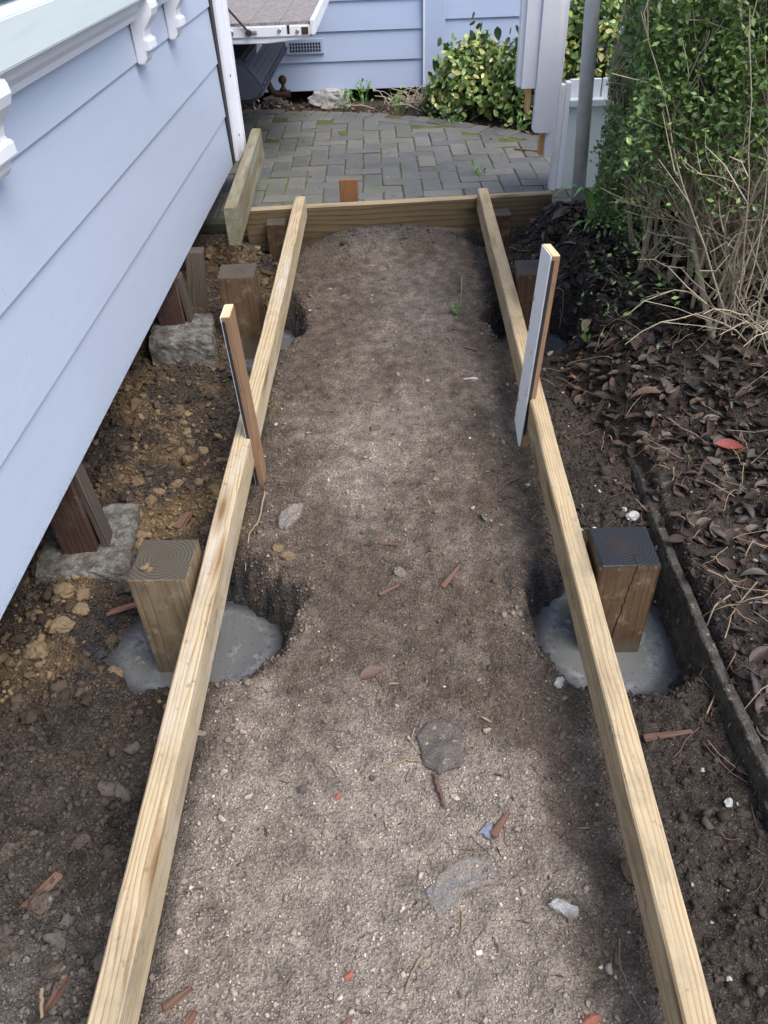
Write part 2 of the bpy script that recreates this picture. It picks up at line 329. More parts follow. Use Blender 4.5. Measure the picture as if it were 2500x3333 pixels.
M['ochrestone'] = m_plain('ochre_clay', (.175, .13, .078), .9, 0, .4, 40, .004, .2)
M['brickred'] = m_plain('brick_chip', (.27, .10, .065), .85, 0, .4, 40, .003)
M['bark'] = m_wood('bark_chip', (.15, .085, .06), (.06, .03, .022), 'x', ring=.004, dirt=.3)
M['twig'] = m_plain('dry_twig', (.27, .20, .13), .8, 0, .4, 60, .001)
M['rootm'] = m_plain('thin_root', (.12, .065, .05), .8, 0, .4, 60, .001)
M['stem'] = m_plain('hedge_stem', (.44, .37, .27), .8, 0, .5, 45, .002, .25, (.08, .08, .06))
M['blueplastic'] = m_plain('blue_shard', (.17, .19, .26), .4, 0, .3, 30)
M['clod'] = m_attr('soil_clods', .95, 90, .5, .12)
M['grit'] = m_attr('soil_grit', .9, 200, .2, .2, bump=0)
M['hedgeleaf'] = m_attr('hedge_leaves', .32, 200, .15, .5, .18, 0)
M['vineleaf'] = m_attr('vine_leaves', .38, 60, .2, .5, .22, .001)
M['litter'] = m_attr('leaf_litter', .5, 70, .4, .35, 0, .002)
M['deadleaf'] = m_leaf('dead_leaf', [(.034, .025, .020), (.058, .045, .036), (.088, .070, .055), (.046, .024, .020), (.115, .095, .077), (.075, .036, .024), (.032, .028, .027), (.15, .09, .05)], .36)

# ------------------------------------------------------------------ the ground
HOLES = [(-.51, 1.25, .205, .150, -.13), (.485, 1.235, .150, .175, -.10), (-.485, 2.68, .115, .17, -.07), (.525, 2.62, .145, .150, -.07)]
def base_h(x, y):
    yc = np.clip(y, 0, 3.5)
    b = .033*yc
    z = b+.006*fbm(x, y, 2.2, 3)
    # loosened, lower ground between path and house
    left = sst(-.40, -.52, x)
    z = z-left*(.045+.03*sst(1.5, 1.9, y)*(1-sst(2.5, 2.7, y))-.02*sst(2.6, 3.2, y))+left*sst(-.62, -.78, x)*.03
    # right: trough then bank behind the concrete edging
    right = sst(.40, .5, x)
    z = z-right*.012
    wob = .05*fbm(x, y, 2.4, 3)
    near = 1-sst(1.75, 2.0, y)
    bank_near = sst(.664, .695, x)*.062+sst(.72, 1.5, x)*.10
    bank_far = sst(.56+wob, .78+wob, x)*.125+sst(.75, 1.6, x)*.10
    z = z+near*bank_near+(1-near)*bank_far
    # spoil heaps by the fascia board
    z = z+.085*np.exp(-(((x-.66)/.11)**2+((y-3.36)/.12)**2))+.05*np.exp(-(((x+.68)/.12)**2+((y-3.25)/.2)**2))
    z = z+.065*np.exp(-(((x+.03)/.30)**4+((y-3.40)/.10)**2))
    # slot dug along the board
    z = z-.09*np.exp(-(((y-3.45)/.03)**2))*(1-.8*np.exp(-((x+.03)/.26)**4))
    for cx in (-.50, .47): z = z-.09*np.exp(-(((x-cx)/.10)**2+((y-3.42)/.07)**2))
    # beyond the board: bed of the paving, bank behind it
    far = sst(3.52, 3.58, y)
    z = z*(1-far)+far*.09
    z = z+sst(0, 1, (y-5.55)/.5+np.maximum(x, -.2)*.55)*.05*far
    return z
def hole_d(x, y, h):
    cx, cy, rx, ry, dp = h
    a = np.arctan2(y-cy, x-cx)
    wr = 1+.13*pn(np.cos(a)*1.6+cx*9, np.sin(a)*1.6+cy*5)+.05*pn(np.cos(a)*5+cx*3, np.sin(a)*5)
    return np.sqrt(((x-cx)/rx)**2+((y-cy)/ry)**2)/wr
def height(x, y):
    x = np.asarray(x, float); y = np.asarray(y, float)
    z = base_h(x, y)
    inner = (x > -1.3) & (x < 2.2) & (y > -.6) & (y < 3.56)
    # roughness: path trodden, sides cloddy
    path = sst(-.47, -.36, x)*(1-sst(.37, .46, x))
    rough = .0038*path+.012*(1-path)
    n = fbm(x, y, 9, 6, .58); ridg = 1-np.abs(fbm(x+5, y, 14, 4, .55))*1.6
    z = z+np.where(inner, rough*n+(1-path)*.009*np.clip(ridg-.5, -1, 1)*sst(.1, .6, np.abs(fbm(x, y, 1.7, 2))+.35), 0)
    z = z+np.where(inner, path*(.0027*np.abs(fbm(x, y, 33, 3, .6))+.0012*fbm(x, y, 95, 2, .6)*(.35+.9*np.clip(fbm(x, y, 2.6, 2)+.3, 0, 1)))+(1-path)*.003*fbm(x, y, 80, 2, .6), 0)
    crk = np.exp(-(fbm(x+2, y-7, 13, 3, .5)/.07)**2)*np.clip(fbm(x-9, y, 3.1, 2)*1.6+.25, 0, 1)
    z = z-np.where(inner, path*.0055*crk*sst(.75, 1.1, y)+path*.0022*crk, 0)
    z = z+np.where(inner, path*.0075*np.clip(fbm(x+31, y, 17, 3, .5)-.15, 0, 1)*sst(.9, 1.3, y), 0)
    for h in HOLES:
        d = hole_d(x, y, h); k = 1-sst(.80, 1.46, d+.09*fbm(x, y, 12, 3))
        z = z*(1-k)+k*(h[4]-.03)+.022*(fbm(x, y, 26, 3, .6)+.6*np.abs(fbm(x, y, 55, 2)))*np.exp(-((d-1.12)/.14)**2)+.018*np.exp(-((d-1.42)/.16)**2)*np.clip(fbm(x, y, 8, 3)+.3, 0, 1)
    return z
def grid1(lo, hi, step, far):
    mid = np.arange(lo, hi, step); k = np.geomspace(step*2, far, 26)
    return np.concatenate([(lo-np.cumsum(k))[::-1], mid, hi+np.cumsum(k)])
gx = grid1(-1.02, 1.42, .0046, 22); gy = grid1(.33, 3.62, .0050, 22)
XX, YY = np.meshgrid(gx, gy); xf, yf = XX.ravel(), YY.ravel()
ZZ = height(xf, yf)
nx, ny = len(gx), len(gy)
ii = (np.arange(ny-1)[:, None]*nx+np.arange(nx-1)[None]).ravel()
GF = np.stack([ii, ii+1, ii+nx+1, ii+nx], 1)
# soil colours: trodden grey path, dark loam, ochre clay, wet black rim of the holes
def soil(x, y):
    path = sst(-.46, -.35, x+.03*fbm(x, y, 5, 3))*(1-sst(.33, .45, x+.04*fbm(x, y, 4, 3)))
    n1 = fbm(x, y, 2.3, 4)*.62+.5; n2 = fbm(x+3, y+9, 5, 4)*.5+.5; n3 = fbm(x-4, y, 22, 4)*.5+.5
    A = np.array
    dry = A([.340, .292, .247]); damp_and_shade = A([.130, .102, .080]); loam = A([.056, .044, .035]); ochre = A([.17, .118, .065]); wet = A([.040, .041, .046]); bankc = A([.044, .036, .0305])
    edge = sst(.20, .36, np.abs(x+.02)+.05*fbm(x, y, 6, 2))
    nearp = (1-sst(.80, 1.10, y+.16*fbm(x, y, 3, 3)+.35*np.clip(x-.12, 0, 1)))*(1-.75*sst(.18, .34, x+.05*fbm(x, y, 7, 2)))  # right side of near path: joist shade painted in with the damp tone
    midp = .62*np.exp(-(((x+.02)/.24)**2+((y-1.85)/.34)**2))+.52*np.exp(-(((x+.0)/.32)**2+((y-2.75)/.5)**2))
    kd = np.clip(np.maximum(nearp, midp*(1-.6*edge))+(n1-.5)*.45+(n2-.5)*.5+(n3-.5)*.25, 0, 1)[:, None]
    pc = damp_and_shade*(1-kd)+dry*kd
    lo = np.clip((n2-.42)*2.2+(n1-.5)*1.1+.1, 0, 1)*(x < 0)*sst(.95, 1.25, y)*1.0
    lc = loam*(1-lo[:, None])+ochre*lo[:, None]
    rc = np.where((x > .3)[:, None], bankc*(.8+.5*n2[:, None])+.35*np.clip(n1-.45, 0, 1)[:, None]*ochre*.5, lc)
    gl = (1-sst(.82, 1.08, y+.25*(n2-.5)+.2*(n1-.5)))*(x < -.2)
    rc = rc*(1-gl[:, None])+gl[:, None]*(A([.062, .052, .044])*(.5+.7*n2[:, None])+A([.15, .14, .135])*np.clip(n1-.55, 0, 1)[:, None]*1.1)
    c = pc*path[:, None]+rc*(1-path[:, None])
    c = c*(.72+.56*n3[:, None])
    w = np.zeros_like(x)
    for h in HOLES:
        d = hole_d(x, y, h); w = np.maximum(w, (1-sst(1.02, 1.42, d+.5*(n2-.5)+.45*(n3-.5)))*.9)
    w = np.maximum(w, .75*np.exp(-((y-3.42)/.10)**2)*(n3+n2 > .8)*(y < 3.6))
    c = c*(1-w[:, None])+wet*(.7+.6*n3[:, None])*w[:, None]
    pav = (y > 3.56)
    c = np.where(pav[:, None], np.array([.075, .06, .045]), c)
    return c, w
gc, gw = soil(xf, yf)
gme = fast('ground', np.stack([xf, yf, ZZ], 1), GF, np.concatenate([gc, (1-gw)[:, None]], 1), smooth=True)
t = NT('soil', .9, .2); p = t.co(); ac = t.attr(); wet = t.ma('SUBTRACT', 1., t.n('Attribute', 3, dict(attribute_name='col')))
n1 = t.noise(p, 160, 5, .65); n2 = t.noise(p, 45, 4, .6); v = t.vor(p, 240)
c = t.mix(t.ramp(n1, [(.38, .85), (.60, 0.)]), ac, t.mix(.65, ac, (.008, .007, .006)))
c = t.mix(t.ramp(t.noise(p, 420, 2), [(.64, 0.), (.70, .6)]), c, (.47, .42, .36))
c = t.mix(t.ramp(n2, [(.52, 0.), (.75, .4)]), c, t.mix(.5, c, (.30, .24, .19)))
hb = t.ma('ADD', t.ma('MULTIPLY', n1, 1.), t.ma('ADD', t.ma('MULTIPLY', n2, 1.2), t.ma('MULTIPLY', v, -.5)))
M['soil'] = t.out(c, t.ma('SUBTRACT', .95, t.ma('MULTIPLY', wet, .5)), t.bump(hb, .0085, 1.0))
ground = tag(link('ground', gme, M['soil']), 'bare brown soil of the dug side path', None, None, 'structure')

# ------------------------------------------------------------------ wet concrete in the four holes
t = NT('cement_water', .1, .5); p = t.co(); n1 = t.noise(p, 7, 5, .6); n2 = t.noise(p, 60, 5, .65); n3 = t.noise(p, 17, 4, .6, .6)
scum = t.ramp(n3, [(.58, 0.), (.62, 1.)]); a = t.attr(); rim = t.n('SeparateColor', 0, None, Color=a)
dry = t.ma('MAXIMUM', t.ramp(t.ma('ADD', rim, t.ma('MULTIPLY', t.ma('SUBTRACT', n1, .5), .9)), [(.62, 0.), (.74, .9)]), t.ma('MULTIPLY', scum, .85))
c = t.mix(n1, (.085, .092, .090), (.145, .155, .152))
c2 = t.mix(t.ramp(n2, [(.35, 0.), (.7, 1.)]), (.055, .06, .066), (.27, .28, .295))
c = t.mix(dry, c, c2); c = t.mix(t.ramp(t.ma('ADD', rim, t.ma('MULTIPLY', t.ma('SUBTRACT', n2, .5), .35)), [(.70, 0.), (.86, .92)]), c, (.040, .042, .046)); c = t.mix(t.ramp(t.noise(p, 95, 2), [(.66, 0.), (.70, .8)]), c, (.05, .05, .05))
M['cement'] = t.out(c, t.ma('ADD', .03, t.ma('MULTIPLY', dry, .3)), t.bump(n2, .004, t.ma('MULTIPLY', dry, .9)))
PUD = ['milky grey puddle round the foot of the pale near left pile', 'grey puddle round the foot of the split near right pile',
       'small grey puddle between the far left pile and the path', 'small grey puddle at the foot of the far right pile']
for h, lb in zip(HOLES, PUD):
    na, nr = 64, 12; V = [(h[0], h[1], 0)]; Cc = [(0, 0, 0)]
    for i in range(1, nr+1):
        for j in range(na):
            an = 2*math.pi*j/na; r = 1.22*i/nr
            V.append((h[0]+math.cos(an)*h[2]*r, h[1]+math.sin(an)*h[3]*r, 0)); Cc.append((i/nr,)*3)
    F = [(0, 1+j, 1+(j+1) % na, 1+(j+1) % na) for j in range(na)]
    bm = bmesh.new(); vs = [bm.verts.new(Vector(v)-Vector((h[0], h[1], 0))) for v in V]
    for j in range(na): bm.faces.new((vs[0], vs[1+j], vs[1+(j+1) % na]))
    for i in range(nr-1):
        for j in range(na):
            a0 = 1+i*na+j; a1 = 1+i*na+(j+1) % na; bm.faces.new((vs[a0], vs[a0+na], vs[a1+na], vs[a1]))
    me = bpy.data.meshes.new('puddle'); bm.to_mesh(me); bm.free()
    at = me.color_attributes.new('col', 'FLOAT_COLOR', 'POINT')
    at.data.foreach_set('color', np.array([(*q, 1) for q in Cc], np.float32).ravel())
    for pl in me.polygons: pl.use_smooth = True
    tag(link('puddle', me, M['cement'], None, (h[0], h[1], h[4]+.035)), lb, None, None, 'structure')

# ------------------------------------------------------------------ brick paving beyond the board (herringbone)
t = NT('paver', .8, .3); p = t.co(); rv = t.rnd(); n = t.noise(p, 26, 5, .65); n2 = t.noise(p, 160, 3)
c = t.ramp(rv, [(0, (.085, .088, .09)), (.4, (.12, .122, .12)), (.75, (.165, .155, .138)), (1, (.10, .102, .106))])
c = t.mix(t.ramp(n, [(.4, 0.), (.72, .5)]), c, (.18, .175, .165)); c = t.mix(t.ramp(n2, [(.55, 0.), (.7, .5)]), c, (.05, .05, .05))
wp = t.n('NewGeometry', 0); gm = t.noise(wp, 2.4, 4, .6); c = t.mix(t.ramp(gm, [(.50, 0.), (.72, .55)]), c, (.10, .115, .06)); st_ = t.noise(wp, 1.1, 4, .65); c = t.mix(t.ramp(st_, [(.44, 0.), (.60, .6)]), c, t.mix(.5, c, (.035, .036, .04)))
M['paver'] = t.out(c, .62, t.bump(t.ma('ADD', n2, n), .002, .7))
t = NT('mossy_sand', .95, .1); p = t.co(); n = t.noise(p, 5, 4); n2 = t.noise(p, 120, 4)
c = t.mix(t.ramp(n, [(.36, 0.), (.54, 1.)]), (.085, .08, .06), (.11, .145, .04)); c = t.mix(n2, c, t.mix(.6, c, (.03, .03, .02)))
M['moss'] = t.out(c, .95, t.bump(n2, .006, 1))
PZ = .14
paving = root('brick_paving', (0, 4.7, PZ), 'grey mossy herringbone brick driveway beyond the new timber frame', None); paving['kind'] = 'structure'
def back_y(x): return np.interp(x, [-2.5, -1.0, -.5, -.13, .25, .6, .92, 1.4], [5.95, 5.88, 5.72, 5.64, 5.45, 5.18, 4.86, 4.25])
pts = [(-2.4, 3.62)]+[(2.1, 3.62), (2.1, 4.0)]+[(x, float(back_y(x))+.02) for x in np.linspace(1.4, -2.4, 24)]
prism('joint_bed', [(a, b-4.7) for a, b in pts], 'z', -.045, -.0045, M['moss'], paving, 0)
bmes = [box_me(.196, .096, .05, .007, 2, 0, .0012) for _ in range(5)]
for b in bmes: b.materials.append(M['paver'])
def add_brick(x, y, rz, sx=1., sy=1.):
    o = link('brick', random.choice(bmes), None, paving, (x, y-4.7, -.025+random.gauss(0, .0022)), (random.gauss(0, .008), random.gauss(0, .008), rz+random.gauss(0, .01)))
    if sx != 1 or sy != 1: o.scale = (sx, sy, 1)
nb = 0
u = .1
# explicit lattice: horizontal bricks start at (k+4m, k), vertical ones fill the steps
def hb():
    for r_ in range(-10, 34):
        for m in range(-12, 14):
            x0 = (r_ % 4)*u+4*u*m; y0 = r_*u
            yield (x0+u, y0+u/2, 0.)
            yield (x0+2.5*u, y0, math.pi/2)
ang = R(1.2)
for (lx, ly, rz) in hb():
    X = lx*math.cos(ang)-ly*math.sin(ang)-.03; Y = 3.3+lx*math.sin(ang)+ly*math.cos(ang)
    if X < -1.75 or X > 1.45 or Y < 3.69: continue
    ext = .13 if rz else .08
    if Y+ext > back_y(X)-.10: continue
    add_brick(X, Y, rz+ang); nb += 1
xs_ = -1.7
while xs_ < 1.15:
    y_ = float(back_y(xs_)); sl_ = float((back_y(xs_+.05)-back_y(xs_-.05))/.1); an = math.atan(sl_)
    if not (.0 < xs_ < .1): add_brick(xs_, y_-.04, an+math.pi/2+random.gauss(0, .03), .62+random.uniform(-.08, .12), 1.0)
    y2 = y_-.145
    if int(xs_*10) % 2 == 0: add_brick(xs_, y2, an+random.gauss(0, .02), 1.0, .9)
    xs_ += .104*math.cos(an)

# ------------------------------------------------------------------ left house
house = root('weatherboard_house', (-.77, 2, .3), 'blue-grey weatherboard house wall with white sill brackets along the path', 'house')
HX, HY, HZ = -.77, 2, .3
def hl(x, y, z): return (x-HX, y-HY, z-HZ)
zs = [.300, .517, .735, .952, 1.17]+[1.17+.2175*k for k in range(1, 7)]
YA, YB = -1.2, 3.955
for k, z0 in enumerate(zs):
    ez = z0+.226
    o = prism('weatherboard', [(-.770, z0), (-.7785, ez), (-.800, ez), (-.800, z0)], 'y', YA-2, YB-2, M['wall'], house, .0016, loc=(0, 0, 0))
    o.location = (-HX, 0, -HZ)
box('wall_core', hl(-4.2, YA, .335), hl(-.801, YB-.03, 2.7), M['wall'], house, 0)
box('bottom_plate', hl(-.86, YA, .312), hl(-.802, YB-.02, .334), M['oldbrace'], house, .002)
# sill with moulding and brackets
prism('sill', [(-.765, 1.19), (-.765, 1.115), (-.705, 1.115), (-.699, 1.121), (-.699, 1.195), (-.706, 1.202), (-.765, 1.215)], 'y', YA-2, 3.45-2, M['offwhite'], house, .002).location = (-HX, 0, -HZ)
prism('moulding', [(-.768, 1.058), (-.752, 1.060), (-.748, 1.075), (-.735, 1.09), (-.728, 1.1145), (-.768, 1.1145)], 'y', YA-2, 3.45-2, M['lav'], house, .001).location = (-HX, 0, -HZ)
prof = [(0, .0), (.020, -.002), (.030, .012), (.034, .032), (.050, .036), (.050, .062), (.036, .066), (.040, .088), (.056, .108), (.068, .124), (.074, .142), (.072, .16), (.066, .166), (0, .166)]
for by in (.98, 1.50, 2.69, 3.14):
    br = prism('bracket', [(-.7705+a, .946+b) for a, b in prof], 'y', by-.045-2+.045, by+.085-2, M['white'], house, .003); br.location = (-HX, 0, -HZ)
box('gap_shade_strip', hl(-.80, 3.957, .30), hl(-.7665, 4.0185, 2.7), M['black'], house, .001)  # black strip added as the shade in the gap before the corner board
box('sill_top', hl(-.764, YA, 1.2165), hl(-.722, 3.45, 1.226), M['silltop'], house, .002)
# window over the sill
for a, b, nm in (((-.768, .7, 1.216), (-.735, .78, 2.25), 'window_frame'), ((-.768, 3.0, 1.216), (-.735, 3.08, 2.25), 'window_frame'), ((-.768, .78, 2.17), (-.735, 3.0, 2.25), 'window_frame'), ((-.768, 1.85, 1.216), (-.74, 1.91, 2.17), 'window_frame')):
    box(nm, hl(*a), hl(*b), M['white'], house, .003)
tg = NT('window_glass', .03, .6); M['glass'] = tg.out((.03, .035, .04), .03)
for a, b in ((.781, 1.849), (1.911, 2.999)): box('window_pane', hl(-.768, a, 1.216), hl(-.758, b, 2.169), M['glass'], house, 0)
# corner board with its dark gap and rusty nails
prism('corner_board', [(-.87, 4.02-2), (-.752, 4.02-2), (-.748, 4.13-2), (-.87, 4.13-2)], 'z', .30, 2.7, M['lav'], house, .003).location = (-HX, 0, -HZ)
prism('corner_moulding', [(-.80, 4.131-2), (-.734, 4.131-2), (-.730, 4.175-2), (-.738, 4.205-2), (-.80, 4.205-2)], 'z', .305, 2.7, M['white'], house, .004).location = (-HX, 0, -HZ)
for z_, y_ in ((.66, 4.10), (.40, 4.11)):
    nail = cyl('rusty_nail', hl(-.752, y_, z_), hl(-.7465, y_, z_), .006, M['rust'], house, 10); nail['label'] = 'rusty nail head'
box('end_wall', hl(-4.2, 3.981, .31), hl(-.87, 4.16, 2.7), M['wallback'], house, .002)

# old house piles on concrete footings
def old_pile(x0, x1, y0, y1, zb, zt, label, bl):
    r_ = root('house_pile', ((x0+x1)/2, (y0+y1)/2, bl[4]), label, 'pile', 'old piles under the house')
    ox, oy, oz = r_.location
    box('post', (x0-ox, y0-oy, zb-oz), (x1-ox, y1-oy, zt-oz), M['oldpile'], r_, .004, (0, 0, R(4)), .0015)
    box('packer', (x1-ox+.004, y0-oy+.02, zb-oz+.01), (x1-ox+.020, y1-oy-.02, zt-oz-.02), M['oldbrace'], r_, .003, (0, R(-4), R(3)), .001)
    bm = bmesh.new(); bmesh.ops.create_cube(bm, size=1); bmesh.ops.subdivide_edges(bm, edges=bm.edges[:], cuts=13, use_grid_fill=True)
    sx, sy, sz = bl[1]-bl[0], bl[3]-bl[2], bl[5]-bl[4]; rr_ = random.Random(label)
    for v in bm.verts:
        q = v.co.copy(); e = sum(abs(abs(k_)-.5) < .001 for k_ in q); nn = float(fbm(np.array([q.x*2+q.z+ox]), np.array([q.y*2-q.z]), 2.2, 3)[0])
        v.co = Vector((q.x*sx, q.y*sy, q.z*sz))*(1-.03*(e >= 2)-.035*(e == 3)+.035*nn)+Vector([rr_.gauss(0, .0012) for _ in range(3)])
    me = bpy.data.meshes.new('concrete_footing'); bm.to_mesh(me); bm.free()
    o = link('concrete_footing', me, M['concrete'], r_, ((bl[0]+bl[1])/2-ox, (bl[2]+bl[3])/2-oy, sz/2), (0, 0, R(8)))
old_pile(-.875, -.785, 1.45, 1.545, .045, .312, 'old dark red timber pile on a broken concrete footing, nearest under the house', (-.94, -.705, 1.375, 1.65, -.14, .055))
old_pile(-.865, -.775, 2.60, 2.70, .11, .312, 'old grey-red timber pile on a square concrete footing, farther under the house', (-.89, -.665, 2.47, 2.69, -.06, .125))
box_o = tag(box('timber_offcut', (-.80, 2.83, .05), (-.73, 2.90, .30), M['oldbrace'], None, .004, (R(-6), R(5), R(10)), .0015), 'old grey timber post stub standing behind the farther house pile', 'timber')

# ------------------------------------------------------------------ timber frame of the ramp
def beam(name, p0, p1, w, h, mat, label, cat, bev=.0035, side=1, seglen=.12, wob=.0012, roll=0):
    """beam whose outer top edge runs p0->p1; w inward (side = +1 towards +x), h down; local x along the beam"""
    p0 = Vector(p0); p1 = Vector(p1); d = p1-p0; L = d.length; n = max(2, int(L/seglen))
    bm = bmesh.new(); rings = []
    prof = [(0, -bev), (bev*side, 0), ((w-bev)*side, 0), (w*side, -bev), (w*side, -h+bev), ((w-bev)*side, -h), (bev*side, -h), (0, -h+bev)]
    r_ = random.Random(name+str(p0))
    ph = r_.uniform(0, 9)
    for i in range(n+1):
        s = L*i/n; o1 = wob*math.sin(s*3.1+ph)+r_.gauss(0, .0004); o2 = wob*math.sin(s*2.3+ph*2)
        rings.append([bm.verts.new((s, -(a)+o1, b+o2)) for a, b in prof])
    for A, B in zip(rings, rings[1:]):
        for k in range(8): bm.faces.new((A[k], A[(k+1) % 8], B[(k+1) % 8], B[k]))
    bm.faces.new(rings[0][::-1]); bm.faces.new(rings[-1])
    bmesh.ops.recalc_face_normals(bm, faces=bm.faces)
    me = bpy.data.meshes.new(name); bm.to_mesh(me); bm.free()
    o = link(name, me, mat); o.location = p0
    xa = d.normalized(); ya = Vector((0, 0, 1)).cross(xa).normalized(); za = xa.cross(ya)
    o.rotation_euler = Matrix((xa, ya, za)).transposed().to_euler()
    return tag(o, label, cat)
def ext(a, b, t): a = Vector(a); b = Vector(b); return a+(b-a)*t
LJ0, LJ1 = (-.456, .364, .160), (-.424, 3.463, .298)
RJ0, RJ1 = (.416, .356, .160), (.425, 3.522, .290)
joistL = beam('joist', ext(LJ0, LJ1, -.28), LJ1, .046, .092, M['joist'], 'long pale pine joist on the house side of the path', 'joist', side=1)
joistR = beam('joist', ext(RJ0, RJ1, -.28), RJ1, .045, .092, M['joist2'], 'long pale pine joist on the hedge side of the path', 'joist', side=-1)
for o in (joistL, joistR): o['group'] = 'joists of the ramp'
f0, f1 = Vector((-.655, 3.500, .247)), Vector((.715, 3.588, .25))
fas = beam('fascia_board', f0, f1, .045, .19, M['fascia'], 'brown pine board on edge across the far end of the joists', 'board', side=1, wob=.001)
for dz in (-.045, -.135): cyl('screw', ((f1-f0).length-.045, -.0445, dz), ((f1-f0).length-.045, -.0475, dz), .0055, M['steel'], fas, 10)
sb = beam('stringer_board', (-.6500, 3.025, .400), (-.7020, 4.215, .402), .048, .145, M['stringer'], 'thick greenish grey board lying along the house wall on the cross board', 'board', side=1)

def pile(label, cx, cy, size, ztop, zbot, mat, rz, group='new piles of the ramp', jit=.0008):
    me = box_me(size, size, ztop-zbot, .004, 2, 0, jit)
    for v in me.vertices: v.co.z -= (ztop-zbot)/2
    o = link('timber_pile', me, mat, None, (cx, cy, ztop), (0, 0, R(rz))); return tag(o, label, 'pile', group)
pile('square pine pile with pale sides in the milky puddle, near left', -.5285, 1.245, .130, .220, -.16, M['pileA'], -1)
pile('square brown pile with slate dark top and a long split, near right', .4935, 1.252, .128, .220, -.14, M['pileB'], .5)
pile('square brown pile beside the joist, far left', -.565, 2.685, .130, .290, -.11, M['pileC'], 3)
pile('square dark brown pile behind the white painted stake', .4985, 2.640, .130, .288, -.11, M['pileD'], -1)
pile('short square pile under the left end of the cross board', -.512, 3.41, .085, .212, -.05, M['pileC'], 3.5, 'short piles at the cross board')
pile('short square pile under the right end of the cross board', .478, 3.458, .085, .205, -.05, M['pileD'], 3.5, 'short piles at the cross board')

# stakes
def stake(x, y0, y1, z0, z1, thick, label, paint_side, tip=0.0, lean=(0, 0), turn=0):
    r_ = root('stake', (x, (y0+y1)/2, z0), label, 'stake', 'weatherboard stakes on the joists')
    r_.rotation_euler = (lean[0], lean[1], turn); L = z1-z0; hy = (y1-y0)/2
    bm = bmesh.new()
    prism('board', [(-hy, tip), (-hy+.004, 0), (hy, tip*1.2), (hy, L-.004), (-hy, L-.004)], 'x', -thick/2+.003, thick/2, M['stakewood'], r_, .0012)
    box('cut_end', (-thick/2+.003, -hy+.001, L-.0035), (thick/2-.001, hy-.001, L), M['stakeend'], r_, .0008)
    if paint_side < 0: prism('paint_face', [(-hy+.002, tip*1.1+.004), (-hy+.006, .004), (hy, tip*1.25), (hy, L-.002), (-hy+.002, L-.002)], 'x', -thick/2, -thick/2+.0028, M['stakepaint'], r_, .0005)
    box('tar_edge', (-thick/2+.0031, -hy-.0022, tip+.01), (-thick/2+.0105, -hy+.0002, L-.012), M['black'], r_, .0006)
    return r_
stake(-.3925, 1.715, 1.785, .035, .575, .024, 'brown weatherboard offcut stake upright against the house side joist', -1, 0, (R(1), R(-1.5)))
stake(.364, 1.860, 1.945, .045, .632, .024, 'white painted weatherboard stake upright against the hedge side joist', -1, .05, (R(-1), R(3.6)), R(7))
pg = prism('peg', [(-.042, 0), (.042, 0), (.042, .26), (-.042, .262)], 'y', -.011, .011, M['peg'], None, .002, loc=(-.197, 3.655, .045))
tag(pg, 'short red-brown timber peg standing behind the cross board', 'peg')

# ------------------------------------------------------------------ concrete edging on the right
xs_e = [(.652, 1.85), (.664, 1.72), (.652, 1.37), (.652, 1.05), (.667, .78), (.687, .5), (.712, .2)]
bm = bmesh.new(); prev = None; er = random.Random(5)
ep = []
for k in range(len(xs_e)-1):
    for s in range(36): ep.append(Vector((*xs_e[k], 0)).lerp(Vector((*xs_e[k+1], 0)), s/36))
for i, q in enumerate(ep):
    b = float(base_h(np.array([.55]), np.array([q.y]))[0]); j = lambda s=.001: er.gauss(0, s)
    zt = .074+.0025*math.sin(i*.08)+.001*math.sin(i*.31)+.02*min(1, i/36)-.02-.02*max(0, 1-i/12)
    ring = [bm.verts.new(v) for v in ((q.x-.012+j(), q.y, b-.10), (q.x-.004+j(), q.y, b+.02+j()), (q.x+j(.0006), q.y, zt-.003+j(.0006)), (q.x+.003+j(.0006), q.y, zt+j(.0006)), (q.x+.021+j(.0006), q.y, zt+j(.0006)), (q.x+.028+j(.001), q.y, zt-.018+j()), (q.x+.045, q.y, b-.1))]
    if prev:
        for k in range(6): bm.faces.new((prev[k], prev[k+1], ring[k+1], ring[k]))
    else: bm.faces.new(ring)
    prev = ring
bmesh.ops.recalc_face_normals(bm, faces=bm.faces)
me = bpy.data.meshes.new('concrete_edging'); bm.to_mesh(me); bm.free()
tag(link('concrete_edging', me, M['edging']), 'low dark concrete garden edging between the joist and the leaf bank', 'edging')

# ------------------------------------------------------------------ neighbouring house behind
bh = root('neighbour_house', (0, 6.05, .2), 'pale blue weatherboard house with a vent grille behind the driveway', 'house')
zb = [.205, .380, .557, .728, .90]+[.90+.172*k for k in range(1, 9)]
for z0 in zb:
    prism('weatherboard', [(0, z0-.2), (.012, z0-.2+.178), (.04, z0-.2+.178), (.04, z0-.2)], 'x', -2.6, .247, M['wallback'], bh, .0016)
box('wall_core', (-2.6, .041, .03), (.25, 2.4, 2.4), M['wallback'], bh, 0)
box('corner_board', (.248, -.014, .0), (.385, .04, 2.4), M['wallback'], bh, .003)
box('corner_trim', (.236, -.020, -.01), (.2475, .04, 2.4), M['white'], bh, .002)
# return wall running back to the right, stepping up with the bank
for k in range(10):
    z0 = .20+.172*k
    o = prism('weatherboard', [(.0, z0), (.012, z0+.178), (.04, z0+.178), (.04, z0)], 'x', .386, 1.9, M['wallback'], bh, .0016); o.location = (0, .10, .02)
box('return_wall', (.386, .142, .10), (1.9, .6, 2.4), M['wallback'], bh, 0)
